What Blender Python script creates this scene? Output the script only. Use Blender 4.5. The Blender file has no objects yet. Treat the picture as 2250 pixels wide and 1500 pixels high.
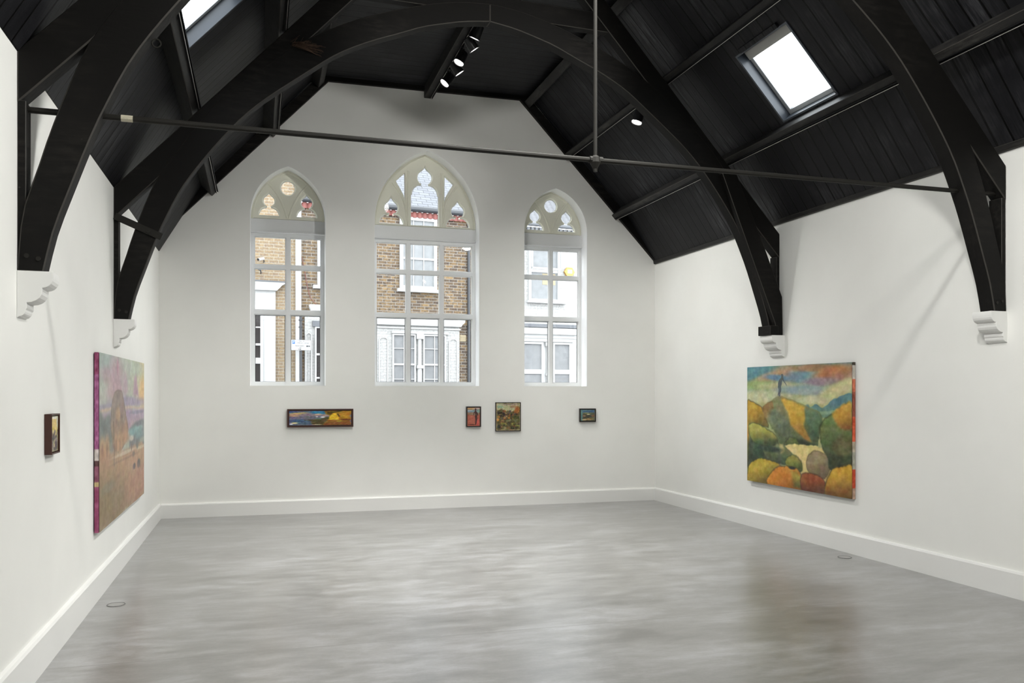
import bpy, bmesh, math, random
import numpy as np
from mathutils import Vector, Matrix
random.seed(7)
SC = bpy.context.scene
COL = SC.collection
PI = math.pi

# ------------------------------------------------------------------ materials
def s2l(c):
    c = np.asarray(c, float) / 255.0
    return np.where(c <= .04045, c / 12.92, ((c + .055) / 1.055) ** 2.4)
def lin(r, g, b):
    v = s2l((r, g, b)); return (float(v[0]), float(v[1]), float(v[2]), 1)

class NT:
    def __init__(s, name):
        s.m = bpy.data.materials.new(name); s.m.use_nodes = True
        s.t = s.m.node_tree; s.t.nodes.clear()
        s.out = s.t.nodes.new('ShaderNodeOutputMaterial')
    def n(s, typ, **kw):
        nd = s.t.nodes.new(typ)
        ins = kw.pop('ins', {})
        for k, v in kw.items(): setattr(nd, k, v)
        for k, v in ins.items():
            if hasattr(v, 'links') or isinstance(v, bpy.types.NodeSocket): s.t.links.new(v, nd.inputs[k])
            else: nd.inputs[k].default_value = v
        return nd
    def link(s, a, b): s.t.links.new(a, b)
    def math(s, op, a, b=0.0, c=None):
        nd = s.t.nodes.new('ShaderNodeMath'); nd.operation = op
        for i, v in enumerate((a, b) if c is None else (a, b, c)):
            if isinstance(v, bpy.types.NodeSocket): s.t.links.new(v, nd.inputs[i])
            else: nd.inputs[i].default_value = v
        return nd.outputs[0]
    def ramp(s, fac, stops):
        nd = s.t.nodes.new('ShaderNodeValToRGB'); e = nd.color_ramp.elements
        while len(e) < len(stops): e.new(.5)
        for el, (p, c) in zip(e, stops): el.position = p; el.color = c if len(c) == 4 else (*c, 1)
        s.t.links.new(fac, nd.inputs[0]); return nd.outputs[0]
    def mix(s, f, a, b, typ='MIX'):
        nd = s.t.nodes.new('ShaderNodeMix'); nd.data_type = 'RGBA'; nd.blend_type = typ
        for i, v in ((0, f), (6, a), (7, b)):
            if isinstance(v, bpy.types.NodeSocket): s.t.links.new(v, nd.inputs[i])
            else: nd.inputs[i].default_value = v
        return nd.outputs[2]
    def noise(s, vec, scale, detail=4, rough=.5):
        return s.n('ShaderNodeTexNoise', ins={'Vector': vec, 'Scale': scale, 'Detail': detail, 'Roughness': rough}).outputs[0]
    def coord(s, scale=(1, 1, 1), kind='Object'):
        tc = s.n('ShaderNodeTexCoord')
        return s.n('ShaderNodeMapping', ins={'Vector': tc.outputs[kind], 'Scale': scale}).outputs[0]
    def bsdf(s, color, rough=.5, metal=0, spec=.5, bump=None, bs=.3, bd=.01, **kw):
        b = s.n('ShaderNodeBsdfPrincipled')
        for k, v in (('Base Color', color), ('Roughness', rough), ('Metallic', metal), ('Specular IOR Level', spec)):
            if isinstance(v, bpy.types.NodeSocket): s.link(v, b.inputs[k])
            else: b.inputs[k].default_value = v
        for k, v in kw.items(): b.inputs[k.replace('_', ' ')].default_value = v
        if bump is not None:
            bp = s.n('ShaderNodeBump', ins={'Strength': bs, 'Distance': bd, 'Height': bump})
            s.link(bp.outputs[0], b.inputs['Normal'])
        s.link(b.outputs[0], s.out.inputs[0]); return b

def simple(name, c, rough=.5, metal=0, spec=.5, noise=.06, ns=30):
    t = NT(name); co = t.coord()
    nz = t.noise(co, ns, 3)
    col = t.mix(t.math('MULTIPLY', nz, noise * 2), c, (c[0]*.6, c[1]*.6, c[2]*.6, 1))
    t.bsdf(col, rough, metal, spec); return t.m

def plaster():
    t = NT('white_plaster'); co = t.coord()
    a = t.noise(co, 1.3, 4); b = t.noise(co, 45, 4)
    col = t.ramp(a, [(.3, (.82, .82, .79)), (.7, (.86, .86, .83))])
    h = t.math('ADD', t.math('MULTIPLY', a, .6), t.math('MULTIPLY', b, .12))
    t.bsdf(col, .62, 0, .35, bump=h, bs=.25, bd=.01); return t.m

def black_wood(name, base, worn_light, amt, rough, groove=0.0, along='y', spec=.2):
    t = NT(name)
    co = t.coord((1, 1, 1)); st = t.coord((6, 1.2, 6) if along == 'y' else (1.2, 6, 6))
    if groove: st = t.coord((.9, 9, .9))
    n1 = t.noise(st, 4, 6, .65); n2 = t.noise(co, 1.1, 5, .6); n3 = t.noise(co, 60, 2)
    f = t.math('MULTIPLY', t.ramp(n2, [(.45, (0, 0, 0)), (.72, (1, 1, 1))]), t.ramp(n1, [(.42, (0, 0, 0)), (.75, (1, 1, 1))]))
    f = t.math('MULTIPLY', f, amt)
    col = t.mix(f, base, worn_light)
    speck = t.ramp(t.n('ShaderNodeTexNoise', ins={'Vector': co, 'Scale': 38, 'Detail': 2}).outputs[0], [(.77, (0, 0, 0)), (.79, (1, 1, 1))])
    col = t.mix(t.math('MULTIPLY', speck, .10), col, (.3, .28, .25, 1))
    h = t.math('ADD', t.math('MULTIPLY', n1, .5), t.math('MULTIPLY', n3, .1))
    if groove:
        tc = t.n('ShaderNodeTexCoord'); sp = t.n('ShaderNodeSeparateXYZ', ins={0: tc.outputs['Object']})
        y = t.math('DIVIDE', sp.outputs[1], groove)
        fr = t.math('FRACT', t.math('ADD', y, 100.0))
        d = t.math('ABSOLUTE', t.math('SUBTRACT', fr, .5))
        g = t.ramp(d, [(0.43, (1, 1, 1)), (.455, (0, 0, 0))])
        idx = t.math('FLOOR', t.math('ADD', y, 100.0))
        wn = t.n('ShaderNodeTexWhiteNoise', noise_dimensions='1D', ins={'W': idx}).outputs[0]
        col = t.mix(t.math('MULTIPLY', wn, .75), col, (0.006, 0.006, .007, 1))
        col = t.mix(g, (.0015, .0015, .0015, 1), col)
        h = t.math('ADD', h, t.math('MULTIPLY', g, 1.2))
    r = t.math('ADD', rough, t.math('MULTIPLY', n1, .18))
    t.bsdf(col, r, 0, spec, bump=h, bs=.5, bd=.008); return t.m

def concrete():
    t = NT('polished_concrete')
    co = t.coord(); st = t.coord((1.0, 2.6, 1)); 
    wob = t.n('ShaderNodeTexNoise', ins={'Vector': co, 'Scale': .9, 'Detail': 2}).outputs[1]
    wob = t.n('ShaderNodeVectorMath', operation='SCALE', ins={0: wob, 3: .6}).outputs[0]
    v = t.n('ShaderNodeVectorMath', operation='ADD', ins={0: st, 1: wob}).outputs[0]
    a = t.noise(v, .8, 10, .62); b = t.noise(v, 3.2, 10, .66); c = t.noise(co, 40, 4, .6)
    f = t.math('ADD', t.math('MULTIPLY', a, .55), t.math('ADD', t.math('MULTIPLY', b, .35), t.math('MULTIPLY', c, .10)))
    col = t.ramp(f, [(.36, lin(84, 82, 79)), (.50, lin(117, 116, 114)), (.64, lin(150, 150, 152))])
    sp = t.n('ShaderNodeSeparateXYZ', ins={0: t.n('ShaderNodeTexCoord').outputs['Object']})
    ln = t.math('ABSOLUTE', t.math('SUBTRACT', t.math('ADD', sp.outputs[1], t.math('MULTIPLY', sp.outputs[0], .0073)), 5.938))
    g = t.math('LESS_THAN', ln, .005)
    col = t.mix(g, col, (.09, .085, .08, 1))
    pit = t.ramp(t.noise(co, 22, 2, .5), [(.78, (0, 0, 0)), (.80, (1, 1, 1))])
    col = t.mix(t.math('MULTIPLY', pit, .2), col, (.12, .11, .10, 1))
    r = t.math('ADD', .285, t.math('MULTIPLY', b, .08))
    t.bsdf(col, r, 0, .9, bump=t.math('ADD', t.math('MULTIPLY', b, .5), t.math('MULTIPLY', a, .8)), bs=.012, bd=.01, Coat_Weight=1.0, Coat_Roughness=.28); return t.m

def brick(name, c1, c2, c3, mortar, bias=0):
    t = NT(name)
    sp = t.n('ShaderNodeSeparateXYZ', ins={0: t.n('ShaderNodeTexCoord').outputs['Object']})
    v = t.n('ShaderNodeCombineXYZ', ins={0: sp.outputs[0], 1: sp.outputs[2]}).outputs[0]
    bt = t.n('ShaderNodeTexBrick', offset=.5, ins={'Vector': v, 'Color1': c1, 'Color2': c2, 'Mortar': mortar, 'Scale': 1.0,
             'Mortar Size': .009, 'Mortar Smooth': .2, 'Bias': bias, 'Brick Width': .225, 'Row Height': .075})
    n = t.n('ShaderNodeTexNoise', ins={'Vector': v, 'Scale': 3.0, 'Detail': 5}).outputs[0]
    n2 = t.noise(v, 11, 5, .7)
    col = t.mix(t.math('MULTIPLY', t.ramp(n2, [(.45, (0, 0, 0)), (.62, (1, 1, 1))]), t.math('MULTIPLY', bt.outputs[1], -1.0)), bt.outputs[0], c3)
    inv = t.math('SUBTRACT', 1.0, bt.outputs[1])
    col = t.mix(t.math('MULTIPLY', t.ramp(n2, [(.48, (0, 0, 0)), (.60, (1, 1, 1))]), t.math('MULTIPLY', inv, .8)), bt.outputs[0], c3)
    col = t.mix(t.math('MULTIPLY', n, .22), col, mortar)
    col = t.mix(.55, col, t.ramp(t.noise(v, 24, 4, .7), [(.35, (.45, .43, .42)), (.65, (1, .98, .95))]), 'MULTIPLY')
    t.bsdf(col, .9, 0, .2, bump=inv, bs=.5, bd=.006); return t.m

def glass():
    t = NT('clear_glass')
    lw = t.n('ShaderNodeLayerWeight', ins={'Blend': .5})
    fc = t.math('ADD', .04, t.math('MULTIPLY', .8, t.math('POWER', lw.outputs[1], 5.0)))
    tr = t.n('ShaderNodeBsdfTransparent', ins={'Color': (.97, .985, .985, 1)}); gl = t.n('ShaderNodeBsdfGlossy', ins={'Roughness': .02})
    mx = t.n('ShaderNodeMixShader', ins={0: fc, 1: tr.outputs[0], 2: gl.outputs[0]})
    t.link(mx.outputs[0], t.out.inputs[0]); return t.m

def emis(name, c, s):
    t = NT(name); e = t.n('ShaderNodeEmission', ins={'Color': c, 'Strength': s}); t.link(e.outputs[0], t.out.inputs[0]); return t.m

def vcol(name, rough=.45):
    t = NT(name); a = t.n('ShaderNodeVertexColor', layer_name='Col')
    nz = t.noise(t.coord(), 220, 3)
    t.bsdf(a.outputs[0], rough, 0, .4, bump=nz, bs=.15, bd=.002); return t.m

def tiles(name, c1, c2, w, h, gap=.012):
    t = NT(name)
    uv = t.n('ShaderNodeTexCoord').outputs['UV']
    bt = t.n('ShaderNodeTexBrick', offset=.5, ins={'Vector': uv, 'Color1': c1, 'Color2': c2, 'Mortar': (.025, .025, .028, 1), 'Scale': 1.0,
             'Mortar Size': gap, 'Mortar Smooth': .1, 'Brick Width': w, 'Row Height': h})
    t.bsdf(bt.outputs[0], .6, 0, .4, bump=t.math('SUBTRACT', 1.0, bt.outputs[1]), bs=.5, bd=.01); return t.m

M = dict(
    wall=plaster(),
    reveal=simple('lit_reveal_white', (.90, .91, .92, 1), .35, noise=.0),  # whiter than the walls: reveal brightness put into the colour
    trimwhite=simple('white_gloss_paint', (.82, .82, .80, 1), .4, noise=.02),
    sashwhite=simple('white_sash_paint', (.78, .79, .79, 1), .35, noise=.02),
    stone=simple('cream_stone', lin(236, 235, 220), .75, noise=.12, ns=6),
    ceil=black_wood('black_boards', (.012, .012, .0138, 1), (.12, .121, .13, 1), 1.0, .40, groove=.165, spec=.16),
    beam=black_wood('black_timber', (.0062, .0058, .0053, 1), (.045, .040, .035, 1), .7, .5, along='x', spec=.12),
    purl=black_wood('black_purlin', (.016, .0155, .015, 1), (.11, .105, .095, 1), .9, .42, along='y', spec=.2),
    iron=simple('black_iron', (.013, .012, .0095, 1), .6, 0, spec=.25, noise=.3, ns=20),
    steel=simple('worn_steel', (.62, .60, .55, 1), .35, .6, noise=.1),
    worn_light=simple('worn_lit_timber_edge', (.045, .041, .036, 1), .6, spec=.3, noise=.5, ns=14),  # worn arrises plus edge highlights put into the colour
    greyrim=simple('dull_metal_rim', (.16, .155, .15, 1), .4, .3, noise=.2),
    track=simple('matt_black_track', (.006, .006, .0065, 1), .6, spec=.2, noise=.02),
    blackm=simple('black_enamel', (.008, .008, .009, 1), .35, noise=.02),
    floor=concrete(), glass=glass(),
    lens=emis('lamp_lens', (1, .97, .93, 1), 14),
    frame_brown=simple('dark_stained_frame', lin(66, 34, 24), .45, noise=.3, ns=40),
    frame_black=simple('blackened_frame', lin(30, 22, 17), .45, noise=.3, ns=40),
    paint=vcol('oil_paint'), edge=vcol('canvas_edge', .6),
    brick_y=brick('yellow_brick', lin(139, 121, 94), lin(126, 108, 85), lin(114, 97, 84), lin(146, 139, 126)),
    brick_s=brick('stock_brick', lin(130, 107, 74), lin(76, 62, 52), lin(50, 47, 48), lin(132, 127, 120), 0.0),
    brick_w=brick('painted_brick', (.40, .40, .395, 1), (.41, .41, .40, 1), (.40, .40, .39, 1), (.35, .35, .345, 1)),
    render=simple('white_masonry_paint', (.40, .40, .395, 1), .7, noise=.04, ns=5),
    lead=simple('lead_sheet', lin(92, 94, 98), .6, noise=.3, ns=10),
    pipe=simple('black_pipe', (.03, .032, .036, 1), .35, noise=.1),
    slate=tiles('slate', lin(102, 104, 108), lin(92, 94, 99), .28, .10, .006),
    redtile=simple('red_clay_tile', lin(120, 70, 64), .75, noise=.3, ns=8),
    greytile=simple('grey_pantile', lin(104, 105, 108), .65, noise=.2, ns=8),
    darkglass=simple('house_glass', lin(52, 48, 48), .08, noise=.4, ns=3),
    curtain=simple('net_curtain', lin(126, 127, 128), .8, noise=.5, ns=9), curtain_light=simple('light_net_curtain', lin(134, 136, 137), .8, noise=.45, ns=7),
    greyfelt=simple('skylight_frame_paint', (.06, .07, .085, 1), .35, noise=.05),
    alu=simple('skylight_sash', (.50, .52, .54, 1), .35, .2, noise=.05),
    blind=simple('skylight_blind', (.42, .42, .40, 1), .7, noise=.05),
    asphalt=simple('asphalt', (.12, .12, .12, 1), .9, noise=.2, ns=30),
    yellow=simple('alarm_yellow', lin(172, 136, 66), .4, noise=.02),
    signwhite=simple('sign_white', (.40, .40, .40, 1), .4, noise=.01),
    signblue=simple('sign_blue', lin(40, 90, 150), .4, noise=.01),
    signblack=simple('sign_black', (.02, .02, .02, 1), .4, noise=.01),
    web=simple('dusty_web', lin(74, 54, 38), .9, noise=.4, ns=90),
    cream=simple('cream_tape', lin(196, 190, 168), .7, noise=.5, ns=120),
    vent=simple('cream_vent', lin(150, 138, 112), .7, noise=.1),
    concmetal=simple('brushed_disc', (.36, .355, .345, 1), .38, .2, noise=.15, ns=60),
)

WORN_LIT = (M['beam'], M['purl'])
# ------------------------------------------------------------------ mesh helpers
class MB:
    def __init__(s): s.v = []; s.f = []
    def add(s, vs, fs):
        o = len(s.v); s.v += [tuple(map(float, p)) for p in vs]; s.f += [tuple(i + o for i in f) for f in fs]; return s
    def box(s, x0, x1, y0, y1, z0, z1):
        return s.add([(x, y, z) for z in (z0, z1) for y in (y0, y1) for x in (x0, x1)],
                     [(0, 2, 3, 1), (4, 5, 7, 6), (0, 1, 5, 4), (2, 6, 7, 3), (0, 4, 6, 2), (1, 3, 7, 5)])
    def prism(s, poly, y0, y1, axis='y'):
        n = len(poly)
        def P(a, b, d): return {'y': (a, d, b), 'x': (d, a, b), 'z': (a, b, d)}[axis]
        vs = [P(a, b, y0) for a, b in poly] + [P(a, b, y1) for a, b in poly]
        fs = [tuple(range(n)), tuple(range(2*n-1, n-1, -1))] + [(i, i+n, (i+1) % n + n, (i+1) % n) for i in range(n)]
        return s.add(vs, fs)
    def tube(s, pts, r, n=12, caps=True):
        pts = [Vector(p) for p in pts]; rs = r if isinstance(r, (list, tuple)) else [r]*len(pts)
        base = len(s.v); prev = None; vs = []
        for i, p in enumerate(pts):
            d = (pts[min(i+1, len(pts)-1)] - pts[max(i-1, 0)])
            if d.length < 1e-9: d = Vector(pts[-1]) - Vector(pts[0])
            d.normalize()
            up = Vector((0, 0, 1)) if abs(d.z) < .95 else Vector((1, 0, 0))
            a = d.cross(up).normalized() if prev is None else (prev - d * prev.dot(d)).normalized()
            prev = a; b = d.cross(a)
            for k in range(n):
                t = 2*PI*(k+.5)/n; vs.append(p + (a*math.cos(t) + b*math.sin(t))*rs[i])
        fs = []
        for i in range(len(pts)-1):
            for k in range(n):
                k2 = (k+1) % n; fs.append((i*n+k, i*n+k2, (i+1)*n+k2, (i+1)*n+k))
        if caps: fs += [tuple(range(n-1, -1, -1)), tuple((len(pts)-1)*n + k for k in range(n))]
        return s.add(vs, fs)
    def sphere(s, c, r, n=12, m=8):
        vs = []; fs = []
        for i in range(m+1):
            a = PI*i/m
            for k in range(n):
                b = 2*PI*k/n; vs.append((c[0]+r*math.sin(a)*math.cos(b), c[1]+r*math.sin(a)*math.sin(b), c[2]+r*math.cos(a)))
        for i in range(m):
            for k in range(n): fs.append((i*n+k, (i+1)*n+k, (i+1)*n+(k+1) % n, i*n+(k+1) % n))
        return s.add(vs, fs)
    def mesh(s, name):
        me = bpy.data.meshes.new(name); me.from_pydata(s.v, [], s.f)
        bm = bmesh.new(); bm.from_mesh(me); bmesh.ops.recalc_face_normals(bm, faces=bm.faces); bm.to_mesh(me); bm.free()
        return me

def link(o, parent=None):
    COL.objects.link(o)
    if parent is not None: o.parent = parent
    return o
def obj(name, mb, mat, parent=None, bevel=0, smooth=False, loc=None, rotz=0, label=None):
    me = mb.mesh(name) if isinstance(mb, MB) else mb
    me.materials.clear(); me.materials.append(mat)
    o = link(bpy.data.objects.new(name, me), parent)
    if loc: o.location = loc
    if rotz: o.rotation_euler = (0, 0, rotz)
    if smooth:
        for p in me.polygons: p.use_smooth = True
    if bevel:
        b = o.modifiers.new('bevel', 'BEVEL'); b.width = bevel; b.segments = 2; b.limit_method = 'ANGLE'; b.angle_limit = math.radians(40)
        if mat in WORN_LIT: me.materials.append(M['worn_light']); b.material = 1; b.segments = 1  # lighter chamfer faces: wear and a painted edge highlight
    if label: o['label'] = label
    return o
def tag(o, label, cat, group=None):
    o['label'] = label; o['category'] = cat
    if group: o['group'] = group
    return o
def thing(name, label, cat, loc=(0, 0, 0), rotz=0, group=None):
    o = link(bpy.data.objects.new(name, None)); o.location = loc; o.rotation_euler = (0, 0, rotz); o.empty_display_size = .1
    return tag(o, label, cat, group)
def struct(o): o['kind'] = 'structure'; return o
def sempty(name, loc=(0, 0, 0), rotz=0):
    o = link(bpy.data.objects.new(name, None)); o.location = loc; o.rotation_euler = (0, 0, rotz); return struct(o)

def curve_plate(outer, holes, y0, y1, bevel=0.0):
    """flat plate in XZ with holes, thickness y0..y1 (real solid)"""
    cu = bpy.data.curves.new('tmp', 'CURVE'); cu.dimensions = '2D'; cu.fill_mode = 'BOTH'
    cu.extrude = (y1-y0)/2 - bevel; cu.bevel_depth = bevel; cu.offset = -bevel; cu.bevel_resolution = 0
    for pts in [outer] + holes:
        sp = cu.splines.new('POLY'); sp.points.add(len(pts)-1); sp.use_cyclic_u = True
        for p, (x, z) in zip(sp.points, pts): p.co = (x, z, 0, 1)
    o = bpy.data.objects.new('tmp', cu); COL.objects.link(o)
    dg = bpy.context.evaluated_depsgraph_get(); dg.update()
    me = bpy.data.meshes.new_from_object(o.evaluated_get(dg))
    bpy.data.objects.remove(o); bpy.data.curves.remove(cu)
    for v in me.vertices:
        x, y, z = v.co; v.co = (x, (y0+y1)/2 - z, y)
    bm = bmesh.new(); bm.from_mesh(me); bmesh.ops.remove_doubles(bm, verts=bm.verts, dist=1e-5)
    bmesh.ops.recalc_face_normals(bm, faces=bm.faces); bm.to_mesh(me); bm.free()
    return me

# ------------------------------------------------------------------ camera (lens shifted up, level)
f_px = 1850.0; yaw = math.atan(557/f_px)
cam = bpy.data.cameras.new('camera'); co = link(bpy.data.objects.new('camera', cam))
cam.sensor_width = 36; cam.lens = f_px/2250*36; cam.shift_y = (861-750)/2250; cam.clip_end = 200; cam.clip_start = .05
co.location = (1.32, 0, 1.75); co.rotation_euler = (PI/2, 0, -yaw)
SC.camera = co

# ------------------------------------------------------------------ room
W = 7.49; YB = -4.0; YF = 12.56; FROT = math.atan2(-.13, 7.49)
slabY1 = 12.56
def slopez(s): return 4.03 + 1.08*s
struct(obj('floor', MB().add([(-.3, YB-.3, 0), (W+.3, YB-.3, 0), (W+.3, 12.9, 0), (-.3, 12.9, 0), (-.3, YB-.3, -.2), (W+.3, YB-.3, -.2), (W+.3, 12.9, -.2), (-.3, 12.9, -.2)],
    [(0, 1, 2, 3), (7, 6, 5, 4), (0, 4, 5, 1), (1, 5, 6, 2), (2, 6, 7, 3), (3, 7, 4, 0)]), M['floor']))
struct(obj('wall_left', MB().box(-.3, 0, YB, 12.86, 0, 3.93), M['wall']))
struct(obj('wall_right', MB().box(W, W+.3, YB, 12.7, 0, 3.93), M['wall']))
gable = [(-.3, 0), (W+.3, 0), (W+.3, 3.66), (W-2.36, 6.55), (2.36, 6.55), (-.3, 3.66)]
struct(obj('wall_back', MB().prism(gable, YB-.3, YB), M['wall']))

def arch(cx, hw, z0, zs, rise, n=16, inset=0.0):
    """outline of a pointed-arch opening, anticlockwise"""
    R = (hw*hw + rise*rise)/(2*hw); a1 = math.asin(min(1, rise/R))
    pts = [(cx-hw+inset, z0), (cx+hw-inset, z0)]
    R2 = R - inset; c = R - hw
    a2 = math.acos(min(1, c/R2))
    for i in range(n+1):
        a = a2*i/n; pts.append((cx - c + R2*math.cos(a), zs + R2*math.sin(a)))
    for i in range(n-1, -1, -1):
        a = a2*i/n; pts.append((cx + c - R2*math.cos(a), zs + R2*math.sin(a)))
    return pts
SILL = 1.84; SPR = 4.27
WIN = [(1.731, .527, .73, 2), (3.76, .797, 1.12, 3), (5.794, .520, .68, 2)]
me = curve_plate([(-.28, 0), (W+.28, 0), (W+.28, 3.66), (W-2.36, 6.62), (2.36, 6.62), (-.28, 3.66)][:], [arch(c, hw, SILL, SPR, r) for c, hw, r, _ in WIN], 0, .40)
struct(obj('wall_far', me, M['wall'], loc=(0, YF, 0), rotz=FROT))

# skirting
def skirt(pts0, pts1, nrm, mat=M['trimwhite']):
    # pts: (x,y,height); nrm: into room
    mb = MB(); n = Vector(nrm)
    vs = []
    for (x, y, h) in (pts0, pts1):
        b = Vector((x, y, 0))
        vs += [b, b+n*.032, b+n*.032+Vector((0, 0, h-.022)), b+n*.022+Vector((0, 0, h-.006)), b+Vector((0, 0, h))]
    mb.add(vs, [(0, 1, 2, 3, 4), (9, 8, 7, 6, 5)] + [(i, i+5, (i+1) % 5+5, (i+1) % 5) for i in range(5)])
    return mb
struct(obj('baseboard_left', skirt((0, YB, .30), (0, YF, .205), (1, 0, 0)), M['trimwhite']))
struct(obj('baseboard_right', skirt((W, YB, .27), (W, YF-.13, .205), (-1, 0, 0)), M['trimwhite']))
struct(obj('baseboard_far', skirt((0.03, 0, .203), (W-.03, 0, .203), (0, -1, 0)), M['trimwhite'], loc=(0, YF, 0), rotz=FROT))

# roof: slabs around the skylight openings
SKY_Y = [(-2.0, -1.1), (3.3, 4.2), (7.09, 8.0)]  # first two ranges are added skylights, out of view, for more daylight
SA, SB = .635, 1.24
TH = .16
mbc = MB()
U = Vector((.679, 0, .734)); N = Vector((.734, 0, -.679))
def slope_slab(s0, s1, y0, y1, side, ya1=None):
    pts = []
    for (s, z) in ((s0, slopez(s0)), (s1, slopez(s1))):
        pts.append((s, z)); 
    (a, b), (c, d) = pts
    poly = [(a, b), (c, d), (c-.734*TH, d+.679*TH), (a-.734*TH, b+.679*TH)]
    if side > 0: poly = [(W-p, q) for p, q in poly]
    mbc.prism(poly, y0, y1)
for side in (-1, 1):
    S0, S1 = -.35, 2.131
    slope_slab(S0, SA, YB-.3, 12.9, side); slope_slab(SB, S1, YB-.3, 12.9, side)
    ys = [YB-.3] + [v for p in SKY_Y for v in p] + [12.9]
    for i in range(0, len(ys), 2): slope_slab(SA, SB, ys[i], ys[i+1], side)
mbc.box(2.07, W-2.07, YB-.3, 12.9, 6.33, 6.45)
struct(obj('ceiling', mbc, M['ceil']))

# wall plates and the dark strip against the far gable
mb = MB().prism([(0, 3.695), (.008, 3.70), (.57, 4.648), (.50, 4.72), (-.02, 4.1), (-.02, 3.695)], YB, 12.55)
struct(obj('trim_1', mb, M['ceil']))
mb = MB().prism([(W+.01, 3.822), (W-.03, 3.824), (W-.04, 3.875), (W+.01, 3.90)], YB, 12.42)
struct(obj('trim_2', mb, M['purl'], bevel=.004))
struct(obj('trim_6', MB().prism([(W-.03, 3.876), (W-.57, 4.648), (W-.50, 4.72), (W+.01, 4.10), (W+.01, 3.88)], YB, 12.42), M['ceil']))
def strip(p0, p1, w, y0=-.06, y1=.005):
    a = Vector((p0[0], p0[1])); b = Vector((p1[0], p1[1])); d = (b-a).normalized(); n = Vector((-d.y, d.x))
    return MB().prism([tuple(a), tuple(b), tuple(b+n*w), tuple(a+n*w)], y0, y1)
for i, (p0, p1) in enumerate([((0.0, 3.885), (2.33, 6.30)), ((2.30, 6.265), (5.19, 6.265)), ((5.16, 6.30), (W, 3.845))]):
    struct(obj('trim_%d' % (i+3), strip(p0, p1, .13), M['beam'], loc=(0, YF, 0), rotz=FROT))

# ------------------------------------------------------------------ purlins and lighting tracks
PURL = [('L', .555, .10, .19), ('L', 1.38, .10, .19), ('L', 2.05, .12, .14), ('C', 3.70, .11, .17), ('R', 2.05, .12, .14), ('R', 1.38, .10, .19), ('R', .555, .10, .19)]
plab = ['lowest black roof purlin on the left slope, nearest the left wall', 'middle black roof purlin on the left slope, above the left skylight',
        'black purlin where the left slope meets the flat ceiling', 'black purlin along the middle of the flat ceiling, carrying the row of spotlights',
        'black purlin where the right slope meets the flat ceiling', 'middle black roof purlin on the right slope, just above the right skylight',
        'lowest black roof purlin on the right slope, just below the right skylight']
def slope_frame(side, s, a, d):
    """point: s foot on boards, a along slope up, d depth into the room"""
    x = s + .679*a + .734*d; z = slopez(s) + .734*a - .679*d
    return (x if side == 'L' else W-x, z)
for (side, s, w, d), lb in zip(PURL, plab):
    if side == 'C': poly = [(s, 6.335), (s+w, 6.335), (s+w, 6.335-d), (s, 6.335-d)]
    else: poly = [slope_frame(side, s, a, dd) for a, dd in ((0, -.01), (w, -.01), (w, d), (0, d))]
    yend = 12.56 + poly[0][0]*math.tan(FROT)
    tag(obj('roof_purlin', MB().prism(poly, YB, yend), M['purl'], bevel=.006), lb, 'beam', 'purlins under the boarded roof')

TR = [('L', .555), ('L', 1.38), ('C', 0), ('R', 1.38), ('R', .555)]
tlab = ['black lighting track under the lowest purlin of the left slope', 'black lighting track under the middle purlin of the left slope',
        'black lighting track holding five lit spotlights under the middle of the flat ceiling',
        'black lighting track under the purlin above the right skylight, with one lit spotlight', 'black lighting track under the purlin below the right skylight']
for (side, s), lb in zip(TR, tlab):
    t = thing('lighting_track', lb, 'lighting track', (0, 0, 0), 0, 'lighting tracks along the purlins')
    if side == 'C':
        P = lambda a, d: (3.785+a, 6.165-d)
    else:
        P = lambda a, d, side=side, s=s: slope_frame(side, s, (.066 if side == 'L' else .004)+a, .192+d)
    x0 = P(0, 0)[0]; ye = 12.5 + x0*math.tan(FROT)
    mb = MB()
    for a0, a1, d0, d1 in ((0, .030, 0, .006), (0, .007, .006, .026), (.023, .030, .006, .026)):
        mb.prism([P(a0, d0), P(a1, d0), P(a1, d1), P(a0, d1)], YB+.02, ye)
    obj('channel', mb, M['track'], t)
    mb = MB().prism([P(.001, .0262), P(.005, .0262), P(.005, .028), P(.001, .028)], YB+.02, ye)
    obj('edge_strip', mb, M['steel'], t, label='bright metal edge strip')

# ------------------------------------------------------------------ trusses
INN = [(.135, 2.44), (.188, 2.68), (.272, 2.93), (.38, 3.235), (.465, 3.44), (.61, 3.74), (.835, 4.07), (1.08, 4.38), (1.265, 4.575), (1.48, 4.76), (1.85, 5.045), (2.11, 5.235), (2.43, 5.40), (2.75, 5.53), (2.99, 5.63), (3.2, 5.69), (3.46, 5.755), (3.745, 5.795)]
OUT = [(0, 2.44), (.018, 2.70), (.045, 2.85), (.10, 3.02), (.19, 3.32), (.36, 3.77), (.56, 4.09), (.95, 4.63), (1.5, 5.12), (1.79, 5.34), (2.1, 5.52), (2.5, 5.70), (3.0, 5.87), (3.4, 5.96), (3.745, 5.99)]
def densify(P, k=4):
    P = [Vector(p) for p in P]; out = []
    for i in range(len(P)-1):
        p0 = P[max(i-1, 0)]; p1 = P[i]; p2 = P[i+1]; p3 = P[min(i+2, len(P)-1)]
        for j in range(k):
            t = j/k
            out.append(tuple(.5*((2*p1) + (p2-p0)*t + (2*p0-5*p1+4*p2-p3)*t*t + (3*p1-p0-3*p2+p3)*t**3)))
    out.append(tuple(P[-1])); return out
INN = densify(INN, 3); OUT = densify(OUT, 3)
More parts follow.
